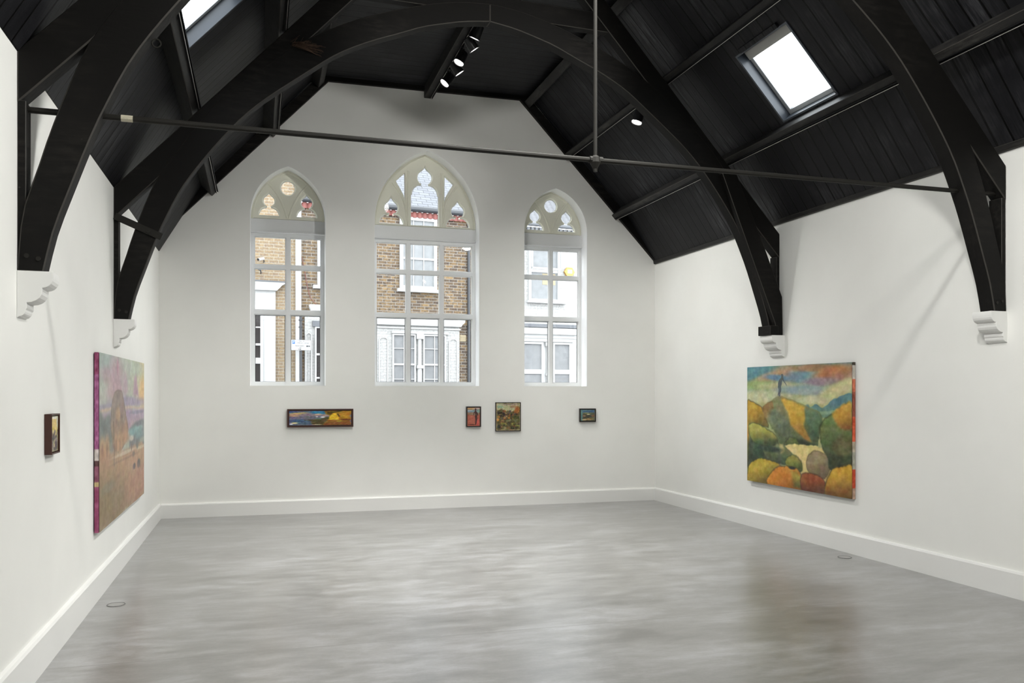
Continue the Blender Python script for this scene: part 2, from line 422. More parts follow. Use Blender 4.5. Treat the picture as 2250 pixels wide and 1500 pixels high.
def bandprism(A, B, y0, y1):
    """solid between two polylines (resampled), good for non-convex arches"""
    n = 44
    def rs(P):
        P = [Vector(p) for p in P]; L = [0]
        for i in range(1, len(P)): L.append(L[-1] + (P[i]-P[i-1]).length)
        out = []
        for k in range(n+1):
            t = L[-1]*k/n; i = max(j for j in range(len(L)) if L[j] <= t+1e-9); i = min(i, len(P)-2)
            out.append(P[i].lerp(P[i+1], (t-L[i])/(L[i+1]-L[i])))
        return out
    a = rs(A); b = rs(B); mb = MB(); vs = []
    for p, q in zip(a, b): vs += [(p.x, y0, p.y), (q.x, y0, q.y), (q.x, y1, q.y), (p.x, y1, p.y)]
    fs = [(0, 1, 2, 3), (4*n+3, 4*n+2, 4*n+1, 4*n)]
    for k in range(n):
        o = 4*k
        for i in range(4): fs.append((o+i, o+4+i, o+4+(i+1) % 4, o+(i+1) % 4))
    return mb.add(vs, fs)
TT = .15
def mir(P): return [(W-a, b) for a, b in P]
def truss(yl, yr, label, kind):
    rot = math.atan2(yr-yl, W)
    t = thing('roof_truss', label, 'roof truss', (0, yl, 0), rot, 'arched roof trusses')
    L = W/math.cos(rot)
    for sd in (0, 1):
        m = (lambda P: P) if sd == 0 else mir
        jit = .012 if sd else 0
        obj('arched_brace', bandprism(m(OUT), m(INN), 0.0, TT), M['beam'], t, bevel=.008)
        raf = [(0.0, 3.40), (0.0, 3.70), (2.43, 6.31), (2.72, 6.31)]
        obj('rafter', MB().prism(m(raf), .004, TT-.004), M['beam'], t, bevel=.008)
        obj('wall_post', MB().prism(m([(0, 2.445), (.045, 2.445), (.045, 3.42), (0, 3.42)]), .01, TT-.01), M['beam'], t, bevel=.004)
        for bx, bz in ((.05, 2.53), (.11, 2.515)):
            p = m([(bx, bz)])[0]; obj('bolt', MB().tube([(p[0], -.006, p[1]), (p[0], .004, p[1])], .014, 8), M['iron'], t)
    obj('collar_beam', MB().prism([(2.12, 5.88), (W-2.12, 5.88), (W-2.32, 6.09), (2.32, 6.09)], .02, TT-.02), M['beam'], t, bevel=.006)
    yc = TT/2
    if kind == 'rod':
        r = obj('tie_rod', MB().tube([(.04, yc, 3.386), (3.647, yc, 3.418), (W-.04, yc, 3.465)], .0185, 8), M['iron'], t, bevel=.002)
        obj('paint_patch', MB().tube([(.535, yc, 3.3905), (.60, yc, 3.3909)], .0198, 8), M['cream'], r, label='cream paint patch on the rod')
        k = obj('king_rod', MB().tube([(3.647, yc, 3.41), (3.647, yc, 5.86)], .0145, 8), M['iron'], t)
        mb = MB().tube([(3.647, yc, 3.45), (3.647, yc, 3.435), (3.647, yc, 3.40), (3.647, yc, 3.365), (3.647, yc, 3.355), (3.647, yc, 3.335)], [.02, .036, .040, .022, .017, .016], 10)
        mb.tube([(3.60, yc, 3.418), (3.70, yc, 3.419)], .027, 10)
        obj('boss', mb, M['iron'], k, smooth=False)
        obj('eye_bolt', MB().tube([(.73+.025*math.cos(a), TT*.5, 3.865+.025*math.sin(a)) for a in [i*2*PI/14 for i in range(15)]], .005, 6, False), M['iron'], t)
    else:
        a = Vector((.012, 3.42)); b = Vector((.425, 3.245)); d = (b-a).normalized(); n = Vector((-d.y, d.x))*.033
        st = obj('steel_strap', MB().prism([tuple(a-n), tuple(b-n), tuple(b+n), tuple(a+n)], -.022, -.002), M['iron'], t, bevel=.003)
        c = a + (b-a)*.72
        obj('strap_bolt', MB().tube([(c.x, -.034, c.y), (c.x, -.02, c.y)], .022, 8), M['iron'], st)
        pl = [(6.616, 4.36), (6.80, 4.40), (6.93, 4.10), (7.21, 3.50), (W-.03, 2.914), (W-.02, 2.445), (7.395, 2.445), (7.353, 2.60)]
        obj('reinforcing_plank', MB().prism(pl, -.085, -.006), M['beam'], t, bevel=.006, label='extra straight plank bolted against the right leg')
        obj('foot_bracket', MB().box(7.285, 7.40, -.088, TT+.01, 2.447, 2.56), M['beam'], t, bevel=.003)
    return t
TA = (5.41, 5.71); TB = (8.75, 9.0)
truss(*TA, 'nearest black arched roof truss, crossed by a long iron tie rod with a hanging rod', 'rod')
truss(*TB, 'further black arched roof truss, its whole round arch in view', 'strap')

# corbels
def quarter(c0, c1, n=5):
    """ovolo from c0 (outer,top) to c1 (inner,bottom)"""
    (x0, z0), (x1, z1) = c0, c1
    return [(x1 + (x0-x1)*math.cos(i*PI/2/n), z0 + (z1-z0)*math.sin(i*PI/2/n)) for i in range(n+1)]
prof = [(0, 0)] + [(.183, 0), (.186, -.02)] + quarter((.186, -.035), (.128, -.096)) + [(.132, -.108)] + quarter((.13, -.112), (.05, -.182)) + [(.052, -.214), (.046, -.222)] + quarter((.045, -.224), (.012, -.262)) + [(0, -.272)]
clab = ['white scrolled corbel under the left foot of the nearest truss', 'white scrolled corbel under the right foot of the nearest truss',
        'white scrolled corbel above the large magenta-edged desert painting', 'white scrolled corbel above the large rocks painting']
for i, (tr, rgt) in enumerate(((TA, 0), (TA, 1), (TB, 0), (TB, 1))):
    rot = math.atan2(tr[1]-tr[0], W); poly = [(p, 2.444+q) for p, q in prof]
    mb = MB()
    if not rgt: mb.prism(poly, -.003, .19)
    else: mb.prism([(-p, q) for p, q in poly], -.003 if i == 1 else -.09, .19 if i == 1 else .16)
    loc = (0, tr[0], 0) if not rgt else (W, tr[1], 0)
    tag(obj('corbel', mb, M['trimwhite'], bevel=.003, loc=loc, rotz=rot), clab[i], 'corbel', 'white corbels on the side walls')

# cobweb on the far truss
mb = MB(); random.seed(3)
for k in range(44):
    a = Vector((1.66 + random.uniform(-.03, .05), 0, 5.27 + random.uniform(-.02, .03))); b = a + Vector((random.uniform(.02, .30), 0, random.uniform(-.13, .10)))
    b.z = 5.27 - (b.x-1.66)*.30 + random.uniform(-.01, .12)
    pts = [(a.x, -.004, a.z), ((a.x+b.x)/2, -.02-random.uniform(0, .03), (a.z+b.z)/2-.01), (b.x, -.004, b.z)]
    mb.tube(pts, .0016, 3, False)
mb.add([(1.67, -.006, 5.27), (1.72, -.03, 5.235), (1.80, -.025, 5.215), (1.90, -.006, 5.185), (1.80, -.004, 5.25), (1.72, -.004, 5.28)], [(0, 1, 5), (1, 2, 4, 5), (2, 3, 4)])
o = tag(obj('cobweb', mb, M['web'], loc=(0, TB[0], 0), rotz=math.atan2(TB[1]-TB[0], W)), 'dusty brown cobweb in the left haunch of the further truss', 'cobweb'); o['kind'] = 'stuff'

# ------------------------------------------------------------------ arched windows
def trefoil(cx, hw, zb, zj, zt, nk, zc, r, tip):
    """ogee light: base, optional jamb to zj, elliptical shoulders to neck at zt, bulb, pointed tip"""
    pts = [(cx+hw, zb)]
    sh = hw*.94 if zj > zb+.05 else hw
    if zj > zb+.05: pts += [(cx+hw, zj), (cx+sh, zj)]
    for i in range(1, 8):
        a = i/7*PI/2; pts.append((cx + nk + (sh-nk)*math.cos(a), zj + (zt-zj)*math.sin(a)))
    a0 = -math.acos(min(1, nk/r))  # where the bulb leaves the neck
    a0 = -PI/2 + math.asin(nk/r)
    for i in range(0, 9):
        a = a0 + (math.radians(38)-a0)*i/8; pts.append((cx + r*math.cos(a), zc + r*math.sin(a)))
    pts.append((cx + r*.42, zc + r*.93)); pts.append((cx + r*.12, zc + (tip-zc)*.86))
    left = [(2*cx - x, z) for x, z in reversed(pts)]
    return pts + [(cx, tip)] + left
def inset(P, d):
    P = [Vector(p) for p in P]; n = len(P); out = []
    A = sum(P[i].x*P[(i+1) % n].y - P[(i+1) % n].x*P[i].y for i in range(n)); sg = 1 if A > 0 else -1
    for i in range(n):
        t = (P[(i+1) % n]-P[i-1]); t.normalize(); out.append((P[i].x - t.y*d*sg, P[i].y + t.x*d*sg))
    return out
def rib(mb, pts, w=.016, y=.205):
    mb.tube([(x, y, z) for x, z in densify(pts, 4)], w, 6)
TF = .25
for wi, (cx, hw, rise, nc) in enumerate(WIN):
    w = sempty('window_%d' % (wi+1), (0, YF, 0), FROT)
    # tracery
    outer = arch(cx, hw+.015, SPR, SPR+.01, rise+.015)
    ribs = MB(); y = TF
    if nc == 2:
        sc = hw/.527
        holes = [trefoil(cx+sg*.268*sc, .145*sc, 4.325, 4.33, 4.45, .036, 4.545, .088, 4.67) for sg in (-1, 1)]
        holes.append([(cx+.108*math.cos(a*PI/14), 4.745-.02*(wi == 2)+.108*math.sin(a*PI/14)) for a in range(28)])
        for sg in (-1, 1):
            rib(ribs, [(cx+sg*.012, 4.30), (cx+sg*.06, 4.45), (cx+sg*.13, 4.60), (cx+sg*.22, 4.73), (cx+sg*.29*sc, 4.80)], .015, y)
    else:
        holes = [trefoil(cx, .218, 4.30, 4.77, 4.93, .058, 5.04, .118, 5.21)]
        holes += [trefoil(cx+sg*.515, .185, 4.30, 4.31, 4.455, .042, 4.55, .108, 4.72) for sg in (-1, 1)]
        for sg in (-1, 1):
            h = [(cx+sg*.305, 5.09), (cx+sg*.45, 4.965), (cx+sg*.39, 4.86), (cx+sg*.33, 4.75), (cx+sg*.30, 4.66)]
            holes.append(h if sg > 0 else h[::-1])
            rib(ribs, [(cx+sg*.26, 4.29), (cx+sg*.26, 4.7), (cx+sg*.26, 5.12)], .016, y)
            rib(ribs, [(cx+sg*.275, 4.35), (cx+sg*.31, 4.60), (cx+sg*.38, 4.76), (cx+sg*.50, 4.93)], .015, y)
    ap = arch(cx, hw, SPR, SPR, rise, 12, .03)
    ribs.tube([(x, y, z) for x, z in ap[1:]] + [(ap[0][0], y, ap[0][1])], .012, 5, False)
    tr = obj('tracery', curve_plate(outer, holes, TF, TF+.09, .012), M['stone'], w, label='cream stone tracery')
    obj('tracery_rib', ribs, M['stone'], tr)
    obj('putty_halo_rim', curve_plate(outer, [inset(h_, .011) for h_ in holes], TF+.044, TF+.05), M['sashwhite'], tr, label='white putty rim carrying the glow round the tracery glass')  # white rim also stands in for the glowing halo round the glass
    lm = MB(); ap_o = arch(cx, hw+.001, SILL, SPR, rise, 20); ap_i = arch(cx, hw, SILL, SPR, rise, 20, .004); k_ = len(ap_o); vs = []
    for (xa, za), (xb, zb) in zip(ap_o[1:] + ap_o[:1], ap_i[1:] + ap_i[:1]): vs += [(xa, .001, za), (xb, .001, zb), (xb, TF+.01, zb), (xa, TF+.01, za)]
    lm.add(vs, [(4*i+j, 4*i+4+j, 4*i+4+(j+1) % 4, 4*i+(j+1) % 4) for i in range(k_-1) for j in range(4)] + [(0, 1, 2, 3), (4*k_-1, 4*k_-2, 4*k_-3, 4*k_-4)])
    obj('lit_reveal_lining', lm, M['reveal'], w, label='added reveal lining with brightness put into its white')  # added strip over the wall's own reveal so it looks brightly lit
    pane = curve_plate(arch(cx, hw+.005, SPR+.01, SPR+.02, rise+.01), [], TF+.052, TF+.056)
    obj('tracery_glass', pane, M['glass'], w)
    # boxed transom and head
    x0, x1 = cx-hw-.01, cx+hw+.01
    obj('transom', MB().box(x0, x1, TF-.005, .36, 4.085, SPR+.004), M['sashwhite'], w)
    obj('transom_ledge', MB().box(x0, x1, TF-.045, TF+.02, 4.068, 4.088), M['sashwhite'], w, bevel=.003)
    # sash frame
    yf, yg = TF+.005, TF+.07
    xl, xr = cx-hw, cx+hw
    st = .052; gl = []
    rows = [(1.89, 2.885), (2.945, 3.55), (3.605, 4.015)]
    mid = .058
    cw = (xr-xl-2*st-(nc-1)*mid)/nc
    mb = MB()
    mb.box(xl-.01, xl+st, yf, yg, SILL-.002, 4.085); mb.box(xr-st, xr+.01, yf, yg, SILL-.002, 4.085)
    cols = [(xl+st+i*(cw+mid), xl+st+i*(cw+mid)+cw) for i in range(nc)]
    for i in range(nc-1): mb.box(cols[i][1], cols[i+1][0], yf, yg, SILL-.002, 4.085)
    for (a, b) in cols:
        for z0, z1 in ((SILL-.002, 1.89), (2.885, 2.945), (3.55, 3.605), (4.015, 4.085)): mb.box(a, b, yf, yg, z0, z1)
    obj('sash_frame', mb, M['sashwhite'], w)
    bm_ = MB()
    for (a, b) in cols:                      # glazing beads around each pane
        for ri, (z0, z1) in enumerate(rows):
            e = .013; q = yg-.028
            for bx in ((a, a+e, z0, z1), (b-e, b, z0, z1), (a+e, b-e, z0, z0+e), (a+e, b-e, z1-e, z1)):
                bm_.box(bx[0], bx[1], yf+.02 if ri else yf+.03, q, bx[2], bx[3])
    obj('glazing_bead', bm_, M['sashwhite'], w)
    gk = MB()
    for (a, b) in cols:
        z0, z1 = rows[0]; e = .006; i_ = .013
        for bx in ((a+i_, a+i_+e, z0+i_, z1-i_), (b-i_-e, b-i_, z0+i_, z1-i_), (a+i_, b-i_, z0+i_, z0+i_+e*.5), (a+i_, b-i_, z1-i_-e, z1-i_)): gk.box(bx[0], bx[1], yg-.030, yg-.0245, bx[2], bx[3])
    obj('gasket', gk, M['blackm'], w, label='thin dark glazing gasket')
    for (a, b) in cols:
        for z0, z1 in rows: obj('pane', MB().box(a-.004, b+.004, yg-.024, yg-.020, z0-.004, z1+.004), M['glass'], w)

# ------------------------------------------------------------------ skylights
def skylight(idx, side, y0, y1):
    w = sempty('window_%d' % idx, (0, 0, 0))
    def poly(a0, a1, d0, d1):
        return [slope_frame('L' if side < 0 else 'R', SA, a, d) for a, d in ((a0, d0), (a1, d0), (a1, d1), (a0, d1))]
    Lh = (SB-SA)*math.hypot(1, 1.08)
    b = .022
    fr = MB()      # lining
    fr.prism(poly(0, .02, -TH, .012), y0, y1); fr.prism(poly(Lh-.02, Lh, -TH, .012), y0, y1)
    fr.prism(poly(.02, Lh-.02, -TH, .012), y0, y0+b); fr.prism(poly(.02, Lh-.02, -TH, .012), y1-b, y1)
    obj('lining', fr, M['greyfelt'], w)
    sh = MB(); q = .05
    sh.prism(poly(.02, .02+q, -TH+.01, -TH+.06), y0+b, y1-b); sh.prism(poly(Lh-.02-q, Lh-.02, -TH+.01, -TH+.06), y0+b, y1-b)
    sh.prism(poly(.02+q, Lh-.02-q, -TH+.01, -TH+.06), y0+b, y0+b+q); sh.prism(poly(.02+q, Lh-.02-q, -TH+.01, -TH+.06), y1-b-q, y1-b)
    obj('sash', sh, M['alu'], w, bevel=.004)
    bl = MB().prism(poly(Lh-.13, Lh-.03, -TH+.062, -TH+.085), y0+b+.02, y1-b-.02)
    obj('blind_box', bl, M['blind'], w, bevel=.004)
    obj('pane', MB().prism(poly(.05, Lh-.05, -TH+.03, -TH+.036), y0+b+.02, y1-b-.02), M['glass'], w)
    hd = MB().prism(poly(Lh-.005, Lh+.05, .0, .03), y0+.12, y1-.12)
    obj('head_board', hd, M['ceil'], w, bevel=.004)
    # portal
    c = slope_frame('L' if side < 0 else 'R', SA, Lh/2, -TH-.02)
    li = bpy.data.lights.new('sky_portal', 'AREA'); li.shape = 'RECTANGLE'; li.size = Lh; li.size_y = y1-y0; li.cycles.is_portal = True
    o = link(bpy.data.objects.new('sky_portal', li)); o.location = (c[0], (y0+y1)/2, c[1])
    n = Vector((.734*(-side), 0, -.679))
    o.rotation_euler = Matrix((Vector((n.z, 0, -n.x)), Vector((0, 1, 0)), -n)).transposed().to_euler()
k = 4
for side in (-1, 1):
    for y0, y1 in reversed(SKY_Y): skylight(k, side, y0, y1); k += 1
# window portals
for cx, hw, rise, nc in WIN:
    li = bpy.data.lights.new('sky_portal', 'AREA'); li.shape = 'RECTANGLE'; li.size = 2*hw; li.size_y = 3.3; li.cycles.is_portal = True
    o = link(bpy.data.objects.new('sky_portal', li)); o.location = (cx*math.cos(FROT), YF+.36+cx*math.sin(FROT), 3.45)
    o.rotation_euler = (-PI/2, 0, FROT)

# ------------------------------------------------------------------ spotlights
def spot(loc, aim, label, power, ang=62, blend=.8, soft=.06):
    """loc: pivot under the track"""
    loc = Vector(loc); d = Vector(aim).normalized()
    t = thing('track_spotlight', label, 'spotlight', tuple(loc), 0, 'black track spotlights')
    c = Vector((0, 0, -.10)); a = c - d*.06; b = c + d*.085
    obj('lamp_body', MB().tube([a-d*.012, a, a+d*.002, b-d*.004, b], [.03, .052, .062, .064, .064], 28, True), M['blackm'], t, smooth=False)
    rim = MB(); 
    rim.tube([b-d*.002, b+d*.012], .067, 28, False); rim.tube([b+d*.012, b-d*.002], .058, 28, False)
    obj('rim', rim, M['blackm'], t)
    obj('lens', MB().tube([b+d*.001, b+d*.006], .0615, 28, True), M['lens'], t, label='glowing white lens')
    sd = d.cross(Vector((0, 0, 1)));  sd = sd.normalized() if sd.length > .01 else Vector((1, 0, 0))
    arm = MB().tube([(0, 0, .012), (0, 0, -.02)], .018, 10)
    arm.tube([Vector((0, 0, -.02)), Vector((0, 0, -.03))+sd*.068, c+sd*.070], .008, 8); arm.tube([Vector((0, 0, -.02)), Vector((0, 0, -.03))-sd*.068, c-sd*.070], .008, 8)
    arm.box(-.016, .016, -.06, .06, .0, .028)
    obj('bracket', arm, M['blackm'], t)
    li = bpy.data.lights.new('spot_beam', 'SPOT'); li.energy = power; li.spot_size = math.radians(ang); li.spot_blend = blend; li.shadow_soft_size = soft; li.color = (1, .99, .95)
    o = link(bpy.data.objects.new('spot_beam', li), t); o.location = b + d*.03
    o.rotation_euler = d.to_track_quat('-Z', 'Y').to_euler()
    return t
TX = 3.803; TZ = 6.125
PW = 1.13
SP = [((TX, 9.66), (-.35, .40, -1), 'topmost lit spotlight of the middle row, half behind the arch', 90),
      ((TX, 10.02), (.72, .12, -1), 'second lit spotlight from the top of the middle row, turned right', 230),
      ((TX, 10.47), (-.50, -.12, -1), 'third lit spotlight of the middle row, lens facing left', 320),
      ((TX, 10.82), (.72, .05, -1), 'fourth lit spotlight of the middle row, turned right', 230),
      ((TX, 11.25), (-.80, -.12, -1), 'lowest lit spotlight of the middle row, nearest the gable wall', 170)]
for (x, y), v, lb, pw in SP:
    spot((x, y, TZ), Vector(v), lb, pw*PW, 84, 1.0)
pr2 = slope_frame('R', 1.38, .02, .192+.064)
spot((pr2[0], 9.70, pr2[1]-.03), Vector((-.35, -.05, -1)), 'single lit spotlight on the right slope, beside the hanging iron rod', 190*PW, 110, 1.0)
# added unseen fill heads on the same tracks, to brighten walls and floor
pl2 = slope_frame('L', 1.38, .08, .192+.064)
EXTRA = [((pl2[0], 2.4, pl2[1]), (7.4, 5.2, 1.6)), ((pr2[0], 2.4, pr2[1]), (0, 5.0, 1.6)),
         ((pl2[0], -.6, pl2[1]), (7.4, 1.5, 1.6)), ((pr2[0], -.6, pr2[1]), (0, 2.2, 1.6)),
         ((TX, 4.0, TZ), (0, 7.6, 1.0)), ((TX, 3.4, TZ), (7.4, 7.4, 1.0)),
         ((pl2[0], 5.9, pl2[1]), (6.3, 12.5, 5.0)), ((pr2[0], 5.9, pr2[1]), (1.1, 12.5, 5.0)), ((TX, -2.0, TZ), (3.7, 4.0, 0)), ((TX, 7.0, TZ-.02), (3.5, 9.2, 0)), ((TX, 6.4, TZ-.02), (3.7, 12.5, .7)), ((TX, 5.0, TZ-.02), (2.5, 6.6, 0))]
xl = ['added out-of-frame fill spotlight %s' % q for q in ('on the left track aimed right', 'on the right track aimed left', 'at the rear of the left track', 'at the rear of the right track',
      'on the middle track aimed left', 'on the middle track aimed right', 'on the left track aimed at the gable wall', 'on the right track aimed at the gable wall', 'at the rear of the middle track', 'on the middle track aimed straight down at the floor', 'on the middle track aimed at the foot of the gable wall', 'on the middle track aimed at the near left floor')]
EP = [620, 560, 560, 560, 500, 400, 260, 330, 330, 1850, 400, 800]
for (lc, tg), lb, e in zip(EXTRA, xl, EP):
    spot(lc, Vector(tg)-Vector(lc), lb, e*PW, 62 if tg[2] in (0, 5.0, .7) else 90, 1.0, .34 if lc[1] < 3 else .13)

# ------------------------------------------------------------------ painted canvases
rng = np.random.default_rng(5)
def vnoise(h, w, gy, gx):
    g = rng.random((gy+2, gx+2)); y = np.linspace(0, gy, h); x = np.linspace(0, gx, w)
    yi = np.minimum(y.astype(int), gy-1); xi = np.minimum(x.astype(int), gx-1); fy = (y-yi)[:, None]; fx = (x-xi)[None, :]
    fy = fy*fy*(3-2*fy); fx = fx*fx*(3-2*fx)
    a = g[yi][:, xi]; b = g[yi][:, xi+1]; c = g[yi+1][:, xi]; d = g[yi+1][:, xi+1]
    return a*(1-fy)*(1-fx) + b*(1-fy)*fx + c*fy*(1-fx) + d*fy*fx
def fbm(h, w, gy, gx, o=4):
    r = np.zeros((h, w)); s = 0
    for i in range(o): r += vnoise(h, w, gy*2**i, gx*2**i)/(2**i); s += 1/2**i
    return r/s
def sstep(a, b, x): t = np.clip((x-a)/(b-a), 0, 1); return t*t*(3-2*t)
def smooth_closed(P, k=4):
    n = len(P); out = []
    for i in range(n):
        p0, p1, p2, p3 = P[i-1], P[i], P[(i+1) % n], P[(i+2) % n]
        if np.hypot(*(p2-p1)) > .5 or max(p1.max(), p2.max()) > .995 and min(p1.min(), p2.min()) > .995: out.append(p1); continue
        for j in range(k):
            t = j/k; q = .5*((2*p1)+(p2-p0)*t*.8+(2*p0-5*p1+4*p2-p3)*t*t*.8+(3*p1-p0-3*p2+p3)*t**3*.8) if False else None
            a = (p2-p0)*.4; b = (p3-p1)*.4; L = np.hypot(*(p2-p1)); a = a*min(1, L/(np.hypot(*a)+1e-9)); b = b*min(1, L/(np.hypot(*b)+1e-9))
            out.append((2*t**3-3*t*t+1)*p1+(t**3-2*t*t+t)*a+(-2*t**3+3*t*t)*p2+(t**3-t*t)*b)
    return np.array(out)
class Canvas:
    def __init__(s, w, h, base, asp=1.0):
        s.w, s.h = w, h; s.u, s.v = np.meshgrid(np.linspace(0, 1, w), np.linspace(0, 1, h)); s.a = asp
        s.c = np.zeros((h, w, 3)) + np.array(base, float)
        s.wu = (fbm(h, w, 6, 6)-.5); s.wv = (fbm(h, w, 6, 6)-.5); s.f = fbm(h, w, 14, 14); s.f2 = fbm(h, w, 40, 40, 3)
    def put(s, m, col, k=1.0):
        m = (m*k)[..., None]; col = np.array(col, float); s.c = s.c*(1-m) + (col if col.ndim == 1 else col)*m
    def blob(s, cu, cv, ru, rv, col, k=1, soft=.5, rot=0, warp=.35):
        du = s.u-cu + s.wu*ru*warp; dv = s.v-cv + s.wv*rv*warp
        c, q = math.cos(rot), math.sin(rot); x = (du*c+dv*q)/ru; y = (-du*q+dv*c)/rv
        s.put(1-sstep(1-soft, 1+soft, np.sqrt(x*x+y*y)), col, k)
    def poly(s, P, col, soft=.006, warp=.03, k=1, shade=None, edge=None):
        P = np.array(P, float)
        if len(P) > 5: P = smooth_closed(P)
        x = s.u + (s.f-.5)*.018; y = s.v + (s.f2-.5)*.014
        x = x + s.wu*warp; y = y + s.wv*warp
        ins = np.zeros(x.shape, bool); d = np.full(x.shape, 9.0); n = len(P)
        for i in range(n):
            x0, y0 = P[i]; x1, y1 = P[(i+1) % n]
            cnd = ((y0 > y) != (y1 > y)); xx = (x1-x0)*(y-y0)/((y1-y0) if y1 != y0 else 1e-9)+x0
            ins ^= (cnd & (x < xx))
            ex, ey = x1-x0, y1-y0; t = np.clip(((x-x0)*ex+(y-y0)*ey)/(ex*ex+ey*ey+1e-12), 0, 1)
            d = np.minimum(d, np.hypot(x-x0-t*ex, y-y0-t*ey))
        sd = np.where(ins, d, -d); m = sstep(-soft, soft, sd)
        c = np.array(col, float)
        cc = np.zeros(s.c.shape) + c
        if shade is not None:       # (direction u, direction v, colour of far side)
            du, dv, c2 = shade; pr = (s.u*du+s.v*dv); lo = (P@np.array([du, dv])).min(); hi = (P@np.array([du, dv])).max()
            t = sstep(.25, .95, (pr-lo)/(hi-lo) + (s.f-.5)*.35)[..., None]; cc = cc*(1-t) + np.array(c2, float)*t
        s.put(m, cc, k)
        if edge is not None: s.put(np.exp(-(sd/.006)**2), edge, .55)
    def finish(s, amt=26, tint=.5, sat=1.0):
        g = s.c.mean(-1, keepdims=True); s.c = g + (s.c-g)*sat
        st = (fbm(s.h, s.w, 10, 60, 3)-.5 + fbm(s.h, s.w, 60, 10, 3)-.5)[..., None]*amt*.35; s.c = s.c + st
        n = (s.f-.5)[..., None]*amt + (s.f2-.5)[..., None]*amt*1.2
        hue = np.stack([fbm(s.h, s.w, 20, 20, 3)-.5 for _ in range(3)], -1)*amt*tint
        s.c = np.clip(s.c+n+hue, 4, 250)
def canvas_mesh(name, cv, w, h, mat, parent, bright=1.0, flip=False, label=None):
    """grid in local XZ plane (x 0..w, z 0..h) facing -Y"""
    H, Wd = cv.c.shape[:2]
    X, Z = np.meshgrid(np.linspace(0, w, Wd), np.linspace(h, 0, H))
    vs = np.stack([X.ravel(), np.zeros(X.size), Z.ravel()], -1)
    idx = np.arange(H*Wd).reshape(H, Wd)
    fs = np.stack([idx[1:, :-1].ravel(), idx[1:, 1:].ravel(), idx[:-1, 1:].ravel(), idx[:-1, :-1].ravel()], -1)
    me = bpy.data.meshes.new(name); me.from_pydata(vs.tolist(), [], fs.tolist())
    at = me.color_attributes.new('Col', 'FLOAT_COLOR', 'POINT')
    c = np.clip(s2l(cv.c.reshape(-1, 3))*bright, 0, .95); c = np.concatenate([c, np.ones((len(c), 1))], 1)
    at.data.foreach_set('color', c.astype(np.float32).ravel())
    return obj(name, me, mat, parent, label=label)

